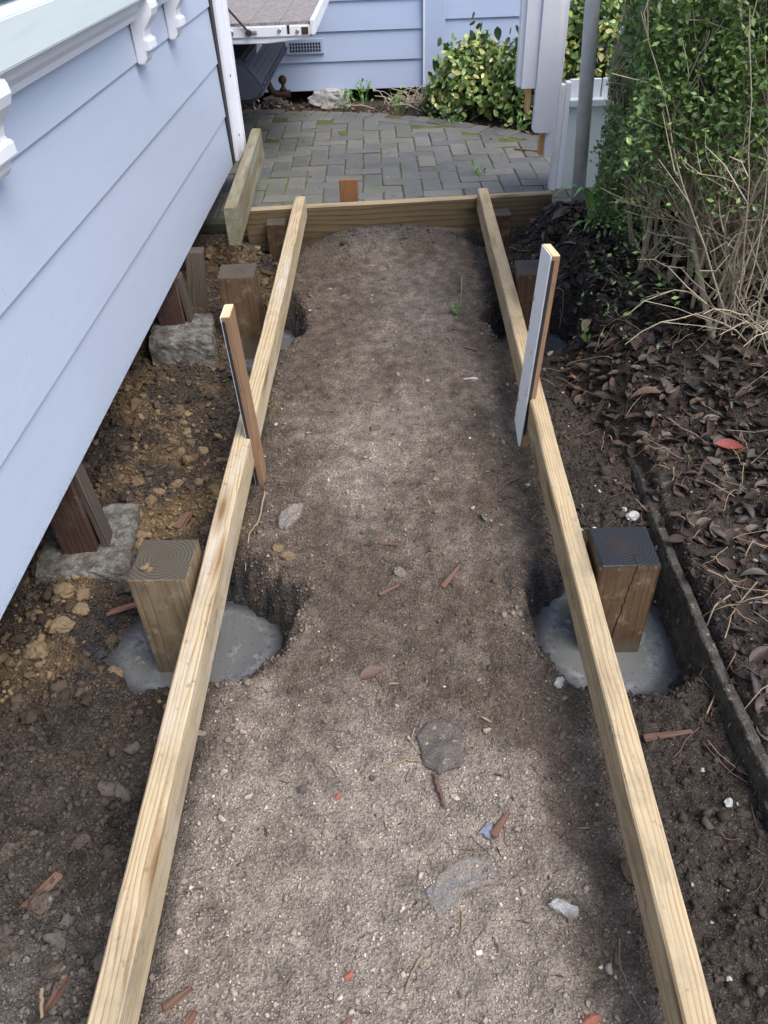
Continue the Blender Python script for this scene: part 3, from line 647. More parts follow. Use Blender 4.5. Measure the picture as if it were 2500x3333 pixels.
# vent grille
vx0, vx1, vz0, vz1 = -.697, -.437, .232, .312
fr = box('vent_grille', (vx0, -.012, vz0), (vx1, -.0005, vz1+.01), M['wallback'], bh, .003)
for i in range(11):
    for j in range(3):
        x0 = -.672+i*.0198; z0 = .247+j*.0195; 
        q = box('vent_hole', (x0-.567*-1-.567, 0, 0), (x0+.0135, .003, .0145), M['black'], None, 0)
        q.parent = fr; c0 = Vector(((vx0+vx1)/2, -.00625, (vz0+vz1+.01)/2)); q.location = Vector((x0+.007, -.0128, z0+.007))-c0
def rock_me(name, s, seed, sub=3, rough=.25, flat=1.0):
    bm = bmesh.new(); bmesh.ops.create_icosphere(bm, subdivisions=sub, radius=1); r_ = random.Random(seed)
    planes = [(Vector((r_.gauss(0, 1), r_.gauss(0, 1), r_.gauss(0, 1))).normalized(), r_.uniform(.55, .9)) for _ in range(9)]
    for v in bm.verts:
        for n_, d_ in planes:
            e = v.co.dot(n_)-d_
            if e > 0: v.co -= n_*e
        v.co *= 1+r_.gauss(0, rough*.28); v.co += Vector([r_.gauss(0, rough*.14) for _ in range(3)])
        v.co = Vector((v.co.x*s[0], v.co.y*s[1], v.co.z*s[2]*flat))
    me = bpy.data.meshes.new(name); bm.to_mesh(me); bm.free(); return me
def hgt(x, y): return float(height(np.array([x]), np.array([y]))[0])
def stone(name, x, y, s, mat, label, cat='stone', seed=0, rz=0, dz=0, group=None, z=None):
    o = link(name, rock_me(name, s, seed), mat, None, (x, y, (hgt(x, y) if z is None else z)+dz), (0, 0, rz)); return tag(o, label, cat, group)
stone('foundation_stone', -.42, 6.0, (.16, .07, .085), M['stonepale'], 'pale rough foundation stone under the neighbour house wall', 'stone', 3, 0, z=.15)
stone('foundation_stone', -.80, 6.02, (.12, .07, .07), M['stonedark'], 'dark foundation stone behind the tow ball', 'stone', 5, 0, z=.14)

# ------------------------------------------------------------------ ute with its tailgate down
ute = root('ute', (-1.6, 5.2, PZ), 'white ute parked behind the house with its tailgate folded down', 'ute')
def ul(x, y, z): return (x+1.6, y-5.2, z-PZ)
UY0, UY1 = 4.52, 5.92
tgz = .800
tgate = prism('tailgate', [(-.86, tgz-.052), (-.395, tgz-.052), (-.372, tgz-.03), (-.372, tgz), (-.86, tgz)], 'y', UY0, UY1, M['utewhite'], ute, .006); tgate.location = (1.6, -5.2, -PZ)
# pressed lower lip of the tailgate side
prism('tailgate_lip', [(-.86, tgz-.075), (-.62, tgz-.078), (-.46, tgz-.066), (-.385, tgz-.0525), (-.86, tgz-.0525)], 'y', UY0+.008, UY1-.008, M['utewhite'], ute, .003).location = (1.6, -5.2, -PZ)
for k, (a, b) in enumerate(((-.86, -.70), (-.697, -.545), (-.542, -.392))):
    o = box('deck_plank', ul(a, UY0+.012, tgz+.001), ul(b, UY1-.02, tgz+.014), M['deck'], ute, .001)
box('tailgate_rail', ul(-.389, UY0-.004, tgz-.045), ul(-.366, UY1+.004, tgz+.022), M['utewhite'], ute, .004)
for x_, z_, r_ in ((-.79, -.024, .013), (-.545, -.020, .009), (-.455, -.026, .009)):
    cyl('bolt', ul(x_, UY0-.010, tgz+z_), ul(x_, UY0+.002, tgz+z_), r_, M['steel'], ute, 12, bev=.002)
box('latch_slot', ul(-.508, UY0-.0015, tgz-.038), ul(-.494, UY0+.003, tgz+.0005), M['rubber'], ute, .002)
box('latch_plate', ul(-.435, UY0-.003, tgz-.042), ul(-.400, UY0+.001, tgz-.010), M['rust'], ute, .003)
box('cable_bracket', ul(-.72, UY0-.006, tgz-.036), ul(-.66, UY0+.001, tgz-.018), M['steel'], ute, .004)
cyl('cable_eye', ul(-.70, UY0-.016, tgz-.026), ul(-.70, UY0-.004, tgz-.026), .015, M['rust'], ute, 14, bev=.003)
cab = [(Vector(ul(-.70, UY0-.012, tgz-.022)).lerp(Vector(ul(-.90, UY0+.01, tgz+.20)), s/8)) for s in range(9)]
tubes('tailgate_cable', [(np.array(cab), .0055)], M['rubber'], ute, 8)
box('tray_side', ul(-2.9, UY0, .56), ul(-.875, UY0+.03, 1.12), M['utewhite'], ute, .01)
box('tray_side', ul(-2.9, UY1-.03, .56), ul(-.875, UY1, 1.12), M['utewhite'], ute, .01)
box('tray_floor', ul(-2.9, UY0+.031, .70), ul(-.865, UY1-.031, .80), M['deck'], ute, .003)
box('tail_light', ul(-.90, UY0-.004, .80), ul(-.868, UY0+.06, 1.02), M['brickred'], ute, .004)
# bumper: ribbed step and rounded end
bp = [(-.94, .45), (-.75, .44), (-.695, .455), (-.665, .49), (-.665, .515), (-.75, .625), (-.785, .645), (-.94, .65)]
bump_o = prism('bumper', bp, 'y', UY0+.05, UY1-.05, M['bumper'], ute, .02); bump_o.location = (1.6, -5.2, -PZ)
for k in range(6):
    q = k/5.; xr, zr = -.675-.085*q, .515+.115*q
    o = box('step_rib', ul(xr-.007, UY0+.12, zr-.004), ul(xr+.007, UY1-.12, zr+.008), M['bumper'], ute, .003, (0, R(-37), 0))
box('chassis', ul(-2.8, UY0+.35, .40), ul(-.905, UY1-.35, .62), M['rubber'], ute, .01)
plate = box('number_plate', ul(-.70, UY0+.18, .655), ul(-.694, UY0+.40, .70), M['utewhite'], ute, .002, (0, R(12), 0))
TB = (-.64, 5.20)
tubes('tow_bar', [(np.array([ul(-.95, TB[1], .47), ul(-.78, TB[1], .46), ul(-.735, TB[1], .44), ul(-.715, TB[1], .385), ul(-.69, TB[1], .362), ul(-.60, TB[1], .360)]), .020)], M['rust'], ute, 8)
cyl('tow_ball_pin', ul(*TB, .325), ul(*TB, .42), .011, M['rust'], ute, 14)
cyl('tow_ball_collar', ul(*TB, .378), ul(*TB, .392), .021, M['rust'], ute, 14, bev=.003)
bm = bmesh.new(); bmesh.ops.create_uvsphere(bm, u_segments=20, v_segments=14, radius=.025); me = bpy.data.meshes.new('tow_ball'); bm.to_mesh(me); bm.free()
for pl in me.polygons: pl.use_smooth = True
link('tow_ball', me, M['rust'], ute, ul(*TB, .435))
tubes('shackle', [(np.array([ul(-.785+.018*math.cos(a), 5.02, .345+.03*math.sin(a)) for a in np.linspace(.4, 2*math.pi-.0, 16)]), .005)], M['steel'], ute, 6)
for yy in (UY0+.08, UY1-.26):
    w = cyl('wheel', ul(-1.75, yy, .45), ul(-1.75, yy+.2, .45), .315, M['rubber'], ute, 32, bev=.03)
    rm = cyl('rim', (0, 0, -.105), (0, 0, -.09), .19, M['steel'], w, 24)
box('cab', ul(-4.4, UY0-.04, .48), ul(-2.95, UY1+.04, 1.75), M['utewhite'], ute, .09)
case = root('tool_case', (-.63, 5.62, tgz+.0145), 'black tool case standing on the tailgate boards', 'case')
box('case_body', (-.09, -.09, .015), (.07, .12, .13), M['rubber'], case, .012)
for a in (-.075, .045): box('case_foot', (a, -.095, 0), (a+.03, .12, .016), M['black'], case, .005)

# ------------------------------------------------------------------ white panel with stepped cut ends, low white fence, pole
gp = root('cut_fence_panel', (.66, 3.9, .3), 'tall lavender-white timber panel with stepped sawn ends beside the pole', 'panel')
def gl(x, y, z): return (x-.66, y-3.9, z-.3)
box('board', gl(.572, 3.875, .612), gl(.640, 3.940, 1.9), M['white'], gp, .003)
box('board', gl(.592, 3.862, .607), gl(.655, 3.8745, 1.9), M['lav'], gp, .002)
box('raw_end', gl(.622, 3.8765, .505), gl(.6405, 3.935, .611), M['rawwood'], gp, .001)
prism('board', [(.6555-.66, .437-.3), (.667-.66, .425-.3), (.738-.66, .422-.3), (.738-.66, 1.6), (.6555-.66, 1.6)], 'y', -.05, -.012, M['lav'], gp, .003)
box('raw_end', gl(.700, 3.886, .318), gl(.722, 3.930, .4215), M['rawwood'], gp, .001)
box('board', gl(.7225, 3.872, .312), gl(.764, 3.93, 1.9), M['lav'], gp, .003)
box('edge_strip', gl(.7645, 3.875, .33), gl(.774, 3.925, 1.9), M['white'], gp, .002)
lf = root('low_fence', (.9, 4.0, .14), 'low white painted fence panel behind the pole', 'fence')
def fl(x, y, z): return (x-.9, y-4.0, z-.14)
box('post', fl(.776, 3.93, .10), fl(.806, 3.975, .605), M['white'], lf, .003)
box('post', fl(.812, 3.95, .10), fl(.836, 4.0, .61), M['lav'], lf, .003)
box('panel_board', fl(.838, 3.965, .10), fl(1.32, 3.99, .505), M['offwhite'], lf, .003)
box('cap_rail', fl(.8375, 3.95, .506), fl(1.32, 4.01, .535), M['offwhite'], lf, .003)
for a, b in ((.842, .905), (.912, .985), (.992, 1.065), (1.072, 1.145)): box('picket', fl(a, 4.011, .40), fl(b, 4.03, .61), M['white'], lf, .003)
pole = root('steel_pole', (.838, 3.53, .14), 'round galvanised steel pole leaning slightly beside the hedge', 'pole')
cyl('shaft', (0, 0, -.05), (-.105, .10, 2.3), .0295, M['galv'], pole, 28)
cyl('collar', (.0015, -.0015, .0), (.0005, -.0005, .035), .036, M['concrete'], pole, 20, bev=.006)

# ------------------------------------------------------------------ leaf shapes
def leaf_t(nseg, wid, fold=.25, curl=.3, pw=.8):
    """leaf along +x from 0 to 1, quads"""
    V, F = [], []
    for i in range(nseg+1):
        s = i/nseg; w = wid*math.sin(math.pi*min(1, max(0, s))**pw)**.85 if 0 < i < nseg else .004
        z = curl*(s-.5)**2-curl*.25
        V += [(s, -w, z+fold*w), (s, 0, z), (s, w, z+fold*w)]
    for i in range(nseg):
        a = i*3; F += [(a, a+3, a+4, a+1), (a+1, a+4, a+5, a+2)]
    return np.array(V), np.array(F)
def basis(d, up):
    d = d/(np.linalg.norm(d, axis=1, keepdims=True)+1e-9); y = np.cross(up, d); y /= np.linalg.norm(y, axis=1, keepdims=True)+1e-9
    z = np.cross(d, y); return np.stack([d, y, z], -1)

# ------------------------------------------------------------------ hedge on the bank
hr = np.random.default_rng(21)
hedge = root('hedge_shrub', (1.15, 2.7, .2), 'dense dark green small-leaved hedge with bare tan stems on the leaf bank', 'shrub')
HO = np.array([1.15, 2.7, .2])
stems = []; twigs = []; tips = []
def grow(p, d, L, r, lvl, rr):
    n = max(3, int(L/.05)); pts = [p]; dd = d.copy()
    for i in range(n):
        dd = dd+rr.normal(0, .11 if lvl else .06, 3); dd[2] += .03; dd /= np.linalg.norm(dd); pts.append(pts[-1]+dd*L/n)
    pts = np.array(pts); rad = np.linspace(r, r*(.55 if lvl < 3 else .35), n+1)
    (stems if lvl == 0 else twigs).append((pts, rad))
    if lvl < 3:
        nb_ = [9, 6, 4][lvl]
        for k in range(nb_):
            i = rr.integers(int(n*.25), n+1) if lvl else rr.integers(max(1, int(n*.12)), n+1)
            nd = dd*.7+rr.normal(0, .46, 3); nd[2] = abs(nd[2])*.8+.25; nd /= np.linalg.norm(nd)
            grow(pts[i], nd, L*rr.uniform(.38, .62), rad[i]*.62, lvl+1, rr)
    else:
        for s in pts[1:]: tips.append((s, dd.copy()))
for k in range(20):
    bx = hr.uniform(.93, 1.65); by = hr.uniform(2.16, 3.25)
    if k in (9, 10, 11, 12): bx, by = [(.93, 2.95), (.98, 2.8), (1.0, 3.1), (.99, 2.52)][k-9]
    if k < 7: bx, by = [(1.02, 2.22), (1.10, 2.30), (1.15, 2.16), (1.00, 2.42), (1.24, 2.25), (.90, 2.72), (.96, 2.6)][k]
    d = np.array([hr.normal(-.06, .2), hr.normal(-.02, .18), 1.]); d /= np.linalg.norm(d)
    grow(np.array([bx, by, hgt(bx, by)-.02]), d, hr.uniform(.58, .78), hr.uniform(.0065, .011), 0, hr)
for k in range(170):   # slim upright shoots fanning from the front feet
    bx, by = hr.uniform(.95, 1.4), hr.uniform(2.05, 2.75); p0_ = np.array([bx, by, hgt(bx, by)+hr.uniform(.0, .25)])
    d = np.array([hr.normal(-.16, .26), hr.normal(-.14, .22), 1.]); d /= np.linalg.norm(d); L = hr.uniform(.45, 1.0); m_ = 14; pts_ = [p0_]
    for i in range(m_): d = d+hr.normal(0, .06, 3); d /= np.linalg.norm(d); pts_.append(pts_[-1]+d*L/m_)
    pts_ = np.array(pts_); twigs.append((pts_, np.linspace(hr.uniform(.0022, .0042), .0012, m_+1)))
    for q in range(4):
        i = hr.integers(3, m_); e = d*.6+hr.normal(0, .5, 3); e[2] = abs(e[2]); e /= np.linalg.norm(e); l2 = hr.uniform(.06, .2)
        twigs.append((np.array([pts_[i], pts_[i]+e*l2*.5+hr.normal(0, .008, 3), pts_[i]+e*l2+hr.normal(0, .012, 3)]), np.array([.002, .0016, .001])))
def lface(y, z): return .705+.25*(y-2.8)+.04*(z-.6)
stems = [(a[:max(3, int(np.argmax(np.append(a[:, 0] < lface(a[:, 1], a[:, 2])+.02, True))))], b[:max(3, int(np.argmax(np.append(a[:, 0] < lface(a[:, 1], a[:, 2])+.02, True))))]) for a, b in stems]
twigs = [(a, b) for a, b in twigs if (a[:, 2] < 1.3).all() and (a[:, 0] > lface(a[:, 1], a[:, 2])-.01).all() and (a[:, 1] > 1.98).all()]
for pts_, rad_ in stems: tubes('stem', [(pts_-HO, rad_)], M['stem'], hedge, 7)
tw = tubes('twigs', [(a-HO, np.maximum(b, .0011)) for a, b in twigs], M['stem'], hedge, 4); tw['kind'] = 'stuff'
# leaf cloud: sample the crown volume, thin where the stems are bare
def hedge_keep(P):
    x, y, z = P.T
    left = lface(y, z)+.045*fbm(z, y, 4, 3)+.03   # left face
    front = 2.06+.07*fbm(x, z, 4, 3)
    k = (x > left) & (y > front) & (z < 1.27+.05*fbm(x, y, 5, 2))
    lo = .24+.50*(1-sst(2.72, 3.05, y))+.13*sst(.95, 1.15, x)+.14*fbm(x+y, z, 4, 3)  # underside of the foliage
    lo = np.where(y > 3.0, np.minimum(lo, .30), lo)
    dens = sst(lo-.12, lo+.05, z)*(.35+.65*sst(lo+.0, lo+.3, z))
    holes = sst(-.35, .30, fbm(x*1.0+z*.5, y+z*.6, 7, 3)+.05)
    return k & (hr.uniform(size=len(P)) < dens*(.12+.88*holes)+.012)
NP = 700000
P = np.stack([hr.uniform(.6, 1.75, NP), hr.uniform(2.1, 3.75, NP), hr.uniform(.2, 1.35, NP)], 1)
P = P[hedge_keep(P)]
# denser towards the outer faces that can be seen
dl = np.minimum(np.minimum(P[:, 0]-.70, (P[:, 1]-2.1)), 1.3-P[:, 2])
P = P[hr.uniform(size=len(P)) < np.where(dl < .3, 1., .10)][:120000]
tp = np.array([a for a, b in tips]); tp = tp[(tp[:, 2] > .62)&(tp[:, 0] > lface(tp[:, 1], tp[:, 2])+.02)]; tp = tp[hr.permutation(len(tp))[:9000]]+hr.normal(0, .006, (min(9000, len(tp)), 3))
P = np.concatenate([P, tp]); n = len(P)
d = hr.normal(size=(n, 3))*[1, 1, .7]+[-.25, -.35, .35]; up = hr.normal(0, .55, (n, 3))+[-.25, -.45, 1]
TV, TF = leaf_t(2, .26, .35, .25)
cc = np.array([.090, .158, .047])*hr.uniform(.6, 1.5, (n, 1)); yl = hr.uniform(size=n); cc = np.where((yl > .82)[:, None], np.array([.23, .35, .09])*hr.uniform(.7, 1.3, (n, 1)), cc)
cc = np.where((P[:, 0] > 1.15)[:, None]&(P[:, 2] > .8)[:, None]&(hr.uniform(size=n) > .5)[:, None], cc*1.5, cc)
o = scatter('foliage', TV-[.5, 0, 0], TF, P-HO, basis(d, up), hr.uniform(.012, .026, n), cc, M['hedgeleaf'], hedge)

# ------------------------------------------------------------------ creeping vine mounds by the neighbour house
def vine(name, label, ell, n, seed, zmin=.13, size=(.03, .052)):
    """leaves over a union of ellipsoids"""
    r_ = np.random.default_rng(seed); c0 = np.array(ell[0][:3])
    rt = root(name, (c0[0], c0[1], zmin), label, 'vine'); O = np.array(rt.location)
    Ps, Ds = [], []
    for (cx, cy, cz, rx, ry, rz, w) in ell:
        k = int(n*w); q = r_.normal(size=(k, 3)); q /= np.linalg.norm(q, axis=1, keepdims=True); q[:, 2] = np.abs(q[:, 2])*1.0-.15*(r_.uniform(size=k) < .4)
        rad = r_.uniform(.68, 1.06, (k, 1)); p = q*rad*[rx, ry, rz]+[cx, cy, cz]; Ps.append(p); Ds.append(q)
    P = np.concatenate(Ps); D = np.concatenate(Ds); m = P[:, 2] > zmin; P, D = P[m], D[m]; n = len(P)
    up = D+r_.normal(0, .45, (n, 3))+[0, -.2, .2]; d = r_.normal(size=(n, 3)); d[:, 2] -= .6
    u = r_.uniform(size=(n, 1)); cc = np.where(u < .36, np.array([.19, .32, .09]), np.where(u < .66, np.array([.40, .50, .13]), np.where(u < .92, np.array([.70, .66, .26]), np.array([.05, .11, .03]))))*r_.uniform(.7, 1.2, (n, 1))
    TV, TF = leaf_t(5, .30, .18, .25)
    scatter('foliage', TV-[.5, 0, 0], TF, P-O, basis(d, up), r_.uniform(*size, n), cc, M['vineleaf'], rt)
    ln = []
    for k in range(60):
        i = r_.integers(n); a = P[i]; b = np.array([ell[0][0]+r_.normal(0, .15), ell[0][1]+r_.normal(0, .1), zmin]); mid = (a+b)/2+r_.normal(0, .04, 3)
        tt = np.linspace(0, 1, 7)[:, None]; ln.append((((1-tt)**2*a+2*tt*(1-tt)*mid+tt*tt*b)-O, .0025))
    s = tubes('stems', ln, M['rootm'], rt, 4); s['kind'] = 'stuff'
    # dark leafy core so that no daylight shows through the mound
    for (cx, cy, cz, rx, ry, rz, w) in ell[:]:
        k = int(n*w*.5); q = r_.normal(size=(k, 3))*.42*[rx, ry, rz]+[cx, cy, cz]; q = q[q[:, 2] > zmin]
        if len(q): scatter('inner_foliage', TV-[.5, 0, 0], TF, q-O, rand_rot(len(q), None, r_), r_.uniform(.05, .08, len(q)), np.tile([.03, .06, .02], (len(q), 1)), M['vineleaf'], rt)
    return rt
vine('creeping_vine', 'yellow-green creeping vine mound against the neighbour house corner', [(.55, 5.62, .22, .30, .26, .36, .5), (.88, 5.40, .20, .26, .26, .42, .35), (.38, 5.60, .16, .16, .18, .22, .2)], 2500, 31)
vine('creeping_vine', 'yellow-green creeping vine seen behind the pole and the white panel', [(1.35, 5.2, .3, .42, .32, .62, .7), (1.05, 5.35, .45, .25, .25, .5, .4)], 2600, 32)

# ------------------------------------------------------------------ strap-leaf plant beside the pole
sp = root('strap_leaf_plant', (.838, 3.25, .19), 'green strap-leaved plant arching out beside the pole', 'plant')
M['strap'] = m_plain('strap_leaf', (.22, .42, .12), .35, 0, .3, 25, .0006, .5, (.02, .05, .01))
def strap(pts, w):
    pts = np.array(pts, float); n = 14; tt = np.linspace(0, 1, n)[:, None]; a, b, c_ = pts
    q = (1-tt)**2*a+2*tt*(1-tt)*b+tt**2*c_; tg_ = np.gradient(q, axis=0); sd_ = np.cross(tg_, [0, 0, 1]); sd_ /= np.linalg.norm(sd_, axis=1, keepdims=True)+1e-9
    ww = (w*np.sin(np.pi*np.clip(.25+.75*tt, 0, 1))**.7)*(1-tt**4); V = np.stack([q-sd_*ww+[0, 0, .3]*ww, q, q+sd_*ww+[0, 0, .3]*ww], 1).reshape(-1, 3)
    i = np.arange(n-1)*3; F = np.concatenate([np.stack([i, i+1, i+4, i+3], 1), np.stack([i+1, i+2, i+5, i+4], 1)])
    return fast('strap', V, F, None, True)
for pts_, w in (([(0, 0, 0), (-.07, -.04, .30), (-.20, -.03, .13)], .016), ([(0, 0, 0), (-.05, -.06, .27), (-.12, -.10, .16)], .022), ([(.01, 0, 0), (-.02, -.06, .22), (-.01, -.10, .28)], .019), ([(0, 0, 0), (.02, -.05, .14), (.05, -.12, .18)], .015), ([(0, 0, 0), (-.06, -.05, .10), (-.13, -.13, .02)], .012), ([(0, 0, 0), (-.03, -.08, .12), (-.08, -.18, .05)], .013)):
    link('leaf', strap(pts_, w), M['strap'], sp)

# ------------------------------------------------------------------ fallen leaves on the bank
lr = np.random.default_rng(44)
TVs = []
for k in range(10):
    TVk, TFl = leaf_t(6, lr.uniform(.17, .25), lr.uniform(-.2, .9), lr.uniform(-.5, 1.1), .85); tw_ = lr.normal(0, .5)
    a_ = TVk[:, 0]*tw_; y_, z_ = TVk[:, 1].copy(), TVk[:, 2].copy(); TVk[:, 1] = y_*np.cos(a_)-z_*np.sin(a_); TVk[:, 2] = y_*np.sin(a_)+z_*np.cos(a_); TVk[:, 0] -= .5; TVs.append(TVk)
def bank_pts(n, r_):
    out = []
    while len(out) < n:
        x = r_.uniform(.56, 1.5); y = r_.uniform(.55, 3.45)
        edge = .70 if y < 1.8 else .60+.05*math.sin(y*5)
        w = 1/(1+math.exp(-(x-edge-.05)*22))
        if y < 1.55: w *= .25+.75*max(0, (y-.9)/.65) if y > .9 else .16
        if r_.uniform() < w: out.append((x, y))
    return np.array(out)
lm = []
for TVk in TVs:
    me = fast('dead_leaf', TVk, TFl, None, True); me.materials.append(M['deadleaf']); lm.append(me)
q = bank_pts(300, lr)
for x, y in q:
    s = lr.choice([lr.uniform(.028, .06), lr.uniform(.05, .105)]); sz = hgt(x, y)+lr.uniform(.004, .026)
    o = link('dead_leaf', lm[lr.integers(10)], None, None, (x, y, sz), (lr.normal(0, .38), lr.normal(0, .38), lr.uniform(0, 6.28))); o.scale = (s, s*lr.uniform(.8, 1.25), s)
    tag(o, 'dry brown fallen leaf among others on the bank under the hedge', 'leaf', 'fallen leaves on the bank')
q = bank_pts(4200, lr); n = len(q)
lc = np.array([(.055, .036, .028), (.09, .062, .048), (.13, .09, .07), (.06, .03, .024), (.14, .115, .095), (.04, .032, .03)])[lr.integers(6, size=n)]*lr.uniform(.4, .85, (n, 1))
tvn = np.stack([TVs[i] for i in lr.integers(10, size=n)])
tag(scatter('leaf_litter', tvn, TFl, np.column_stack([q, height(q[:, 0], q[:, 1])+lr.uniform(.0, .012, n)]), rand_rot(n, .45, lr), lr.uniform(.018, .07, n), lc, M['litter'], None, True), 'layer of small decayed brown leaves covering the hedge bank', 'leaf litter', None, 'stuff')
# stray leaves that can be told apart
def leaf_at(x, y, s, rz, col, label, dz=.01, k=0, cat='leaf'):
    mm = m_plain('leaf_'+col[0], col[1], .5, 0, .35, 60, .002)
    me = lm[k].copy(); me.materials.clear(); me.materials.append(mm)
    o = link('fallen_leaf', me, None, None, (x, y, hgt(x, y)+dz), (.15, -.1, rz)); o.scale = (s, s, s); tag(o, label, cat)
leaf_at(.66, 2.44, .085, 1.0, ('tan', (.36, .25, .13)), 'pale tan curled leaf beside the far right puddle', .012, 1)
leaf_at(.60, 2.20, .070, 2.6, ('copper', (.30, .15, .08)), 'copper brown leaf lying alone on the soil right of the white stake', .010, 2)
leaf_at(.625, 2.31, .06, 1.2, ('rust', (.24, .10, .05)), 'rust brown leaf just above the lone copper leaf', .010, 3)
leaf_at(.90, 1.72, .075, -.4, ('red', (.24, .055, .04)), 'dark red glossy leaf on the bank behind the edging', .02, 4)
leaf_at(.94, 1.47, .07, .8, ('redorange', (.34, .07, .035)), 'bright red-orange leaf at the right edge of the bank', .03, 5)
leaf_at(.59, .93, .055, -.9, ('maroon', (.10, .03, .03)), 'small maroon leaf on the dark soil before the edging', .008, 6)
leaf_at(-.07, 1.06, .06, .4, ('soilbrown', (.12, .075, .055)), 'flat brown leaf trodden into the middle of the path', .004, 7)
leaf_at(.22, 1.55, .04, 2.0, ('greygreen', (.13, .14, .11)), 'small grey-green leaf on the path left of the long root', .006, 8)

# ------------------------------------------------------------------ loose soil
ico = bmesh.new(); bmesh.ops.create_icosphere(ico, subdivisions=1, radius=1); IV = np.array([v.co[:] for v in ico.verts]); IF = np.array([[v.index for v in f.verts] for f in ico.faces]); ico.free()
ov = np.array([(1, 0, 0), (-1, 0, 0), (0, 1, 0), (0, -1, 0), (0, 0, 1), (0, 0, -1)], float); of = np.array([(0, 2, 4), (2, 1, 4), (1, 3, 4), (3, 0, 4), (2, 0, 5), (1, 2, 5), (3, 1, 5), (0, 3, 5)])
icb = bmesh.new(); bmesh.ops.create_icosphere(icb, subdivisions=2, radius=1); BV = np.array([v.co[:] for v in icb.verts]); BF = np.array([[v.index for v in f.verts] for f in icb.faces]); icb.free()
ic3 = bmesh.new(); bmesh.ops.create_icosphere(ic3, subdivisions=3, radius=1); BV3 = np.array([v.co[:] for v in ic3.verts]); BF3 = np.array([[v.index for v in f.verts] for f in ic3.faces]); ic3.free()
def crumb_set(n, seed, base):
    r_ = np.random.default_rng(seed); out = []
    for k in range(n):
        v = base.copy(); rad = np.full(len(v), .62)
        for q in range(9):
            nn = r_.normal(size=3); nn /= np.linalg.norm(nn); rad += r_.uniform(.1, .38)*np.clip((base@nn-.45)/.55, 0, 1)**.7
        for q in range(5):
            nn = r_.normal(size=3); nn /= np.linalg.norm(nn); rad -= .28*np.exp(-((base@nn-r_.uniform(-.3, .3))/.10)**2)
        v = v*rad[:, None]*(1+r_.normal(0, .10, (len(v), 1)))
        for q in range(3):
            nn = r_.normal(size=3); nn /= np.linalg.norm(nn); e = np.maximum(v@nn-r_.uniform(.5, .8), 0); v -= e[:, None]*nn
        out.append(v)
    return np.stack(out)
CRUMBS = crumb_set(24, 5, BV); CRUMBS3 = crumb_set(16, 6, BV3)
def not_hole(x, y, k=1.05):
    m = np.ones(len(x), bool)
    for h in HOLES: m &= hole_d(x, y, h) > k
    return m
def clods(name, label, cat, n, xr, yr, smin, smax, colf, seed, tv, tf, mat, mask=None, flat=.75, sink=.3, power=2.2):
    r_ = np.random.default_rng(seed); x = r_.uniform(*xr, n); y = r_.uniform(*yr, n); m = not_hole(x, y)
    if mask is not None: m &= mask(x, y, r_)
    x, y = x[m], y[m]; n = len(x); s = smin*(1-r_.uniform(size=n)*(1-(smin/smax)**power))**(-1/power)
    tvn = CRUMBS3[r_.integers(16, size=n)] if tv is BV3 else CRUMBS[r_.integers(24, size=n)] if tv is BV else tv[None]*r_.uniform(.55, 1.3, (n, tv.shape[0], 1)); sc = np.stack([s*r_.uniform(.7, 1.3, n), s*r_.uniform(.7, 1.3, n), s*flat], 1)
    return tag(scatter(name, tvn, tf, np.column_stack([x, y, height(x, y)+s*(flat-sink)*.6]), rand_rot(n, .5, r_), sc, colf(x, y, r_), mat), label, cat, None, 'stuff')
def colL(x, y, r_):
    c, w = soil(x, y); n = len(x); u = r_.uniform(size=(n, 1)); c = c*r_.uniform(.7, 1.5, (n, 1))
    return np.where((u > .93-.30*sst(.05, .5, fbm(x+8, y, 4, 2))[:, None])&(y > 1.0)[:, None], np.array([.22, .16, .095])*r_.uniform(.5, 1.15, (n, 1)), c)
lowleft = lambda x, y, r: r.uniform(size=len(x)) < np.where(y < 1.0, .55, 1)
clods('soil_clods', 'crumbly brown and ochre clods between the house and the joist', 'soil', 7000, (-.96, -.46), (.38, 3.42), .0038, .010, colL, 51, BV, BF, M['clod'], None, .7, .45)
clods('large_clods', 'larger crumbly clods among the dug soil beside the house', 'soil', 1000, (-.96, -.47), (.38, 3.42), .009, .026, colL, 58, BV3, BF3, M['clod'], lowleft, .7, .45)
clods('soil_crumbs', 'fine crumbs of dug soil between the house and the joist', 'soil', 42000, (-.96, -.45), (.38, 3.42), .0016, .006, colL, 57, ov, of, M['clod'])
def colR(x, y, r_):
    c, w = soil(x, y); n = len(x); u = r_.uniform(size=(n, 1)); c = c*r_.uniform(.7, 1.5, (n, 1))
    return np.where(u > .965, np.array([.45, .42, .38])*r_.uniform(.6, 1.2, (n, 1)), c)
clods('soil_clods', 'dark crumbly soil between the joist and the concrete edging', 'soil', 5000, (.44, 1.0), (.38, 3.42), .0035, .014, colR, 52, BV, BF, M['clod'], lambda x, y, r: r.uniform(size=len(x)) < np.where(x < .64, 1, .45))
def colP(x, y, r_):
    c, w = soil(x, y); n = len(x); u = r_.uniform(size=(n, 1)); c = c*r_.uniform(.75, 1.45, (n, 1))
    return np.where(u > .975, np.array([.46, .42, .36])*r_.uniform(.5, 1.2, (n, 1)), np.where(u > .90, c*1.4, c))
clods('path_grit', 'fine grit strewn over the trodden soil path', 'grit', 75000, (-.45, .44), (.38, 3.38), .0011, .0046, colP, 53, ov, of, M['grit'], lambda x, y, r: r.uniform(size=len(x)) < np.where(y < 1.1, 1, .55), .8, .25, 2.6)
clods('path_crumbs', 'small soil crumbs lying on the path', 'soil', 5200, (-.46, .45), (.38, 3.40), .0026, .009, colP, 54, BV, BF, M['clod'], lambda x, y, r: r.uniform(size=len(x)) < .25+.75*(np.abs(x) > .3))
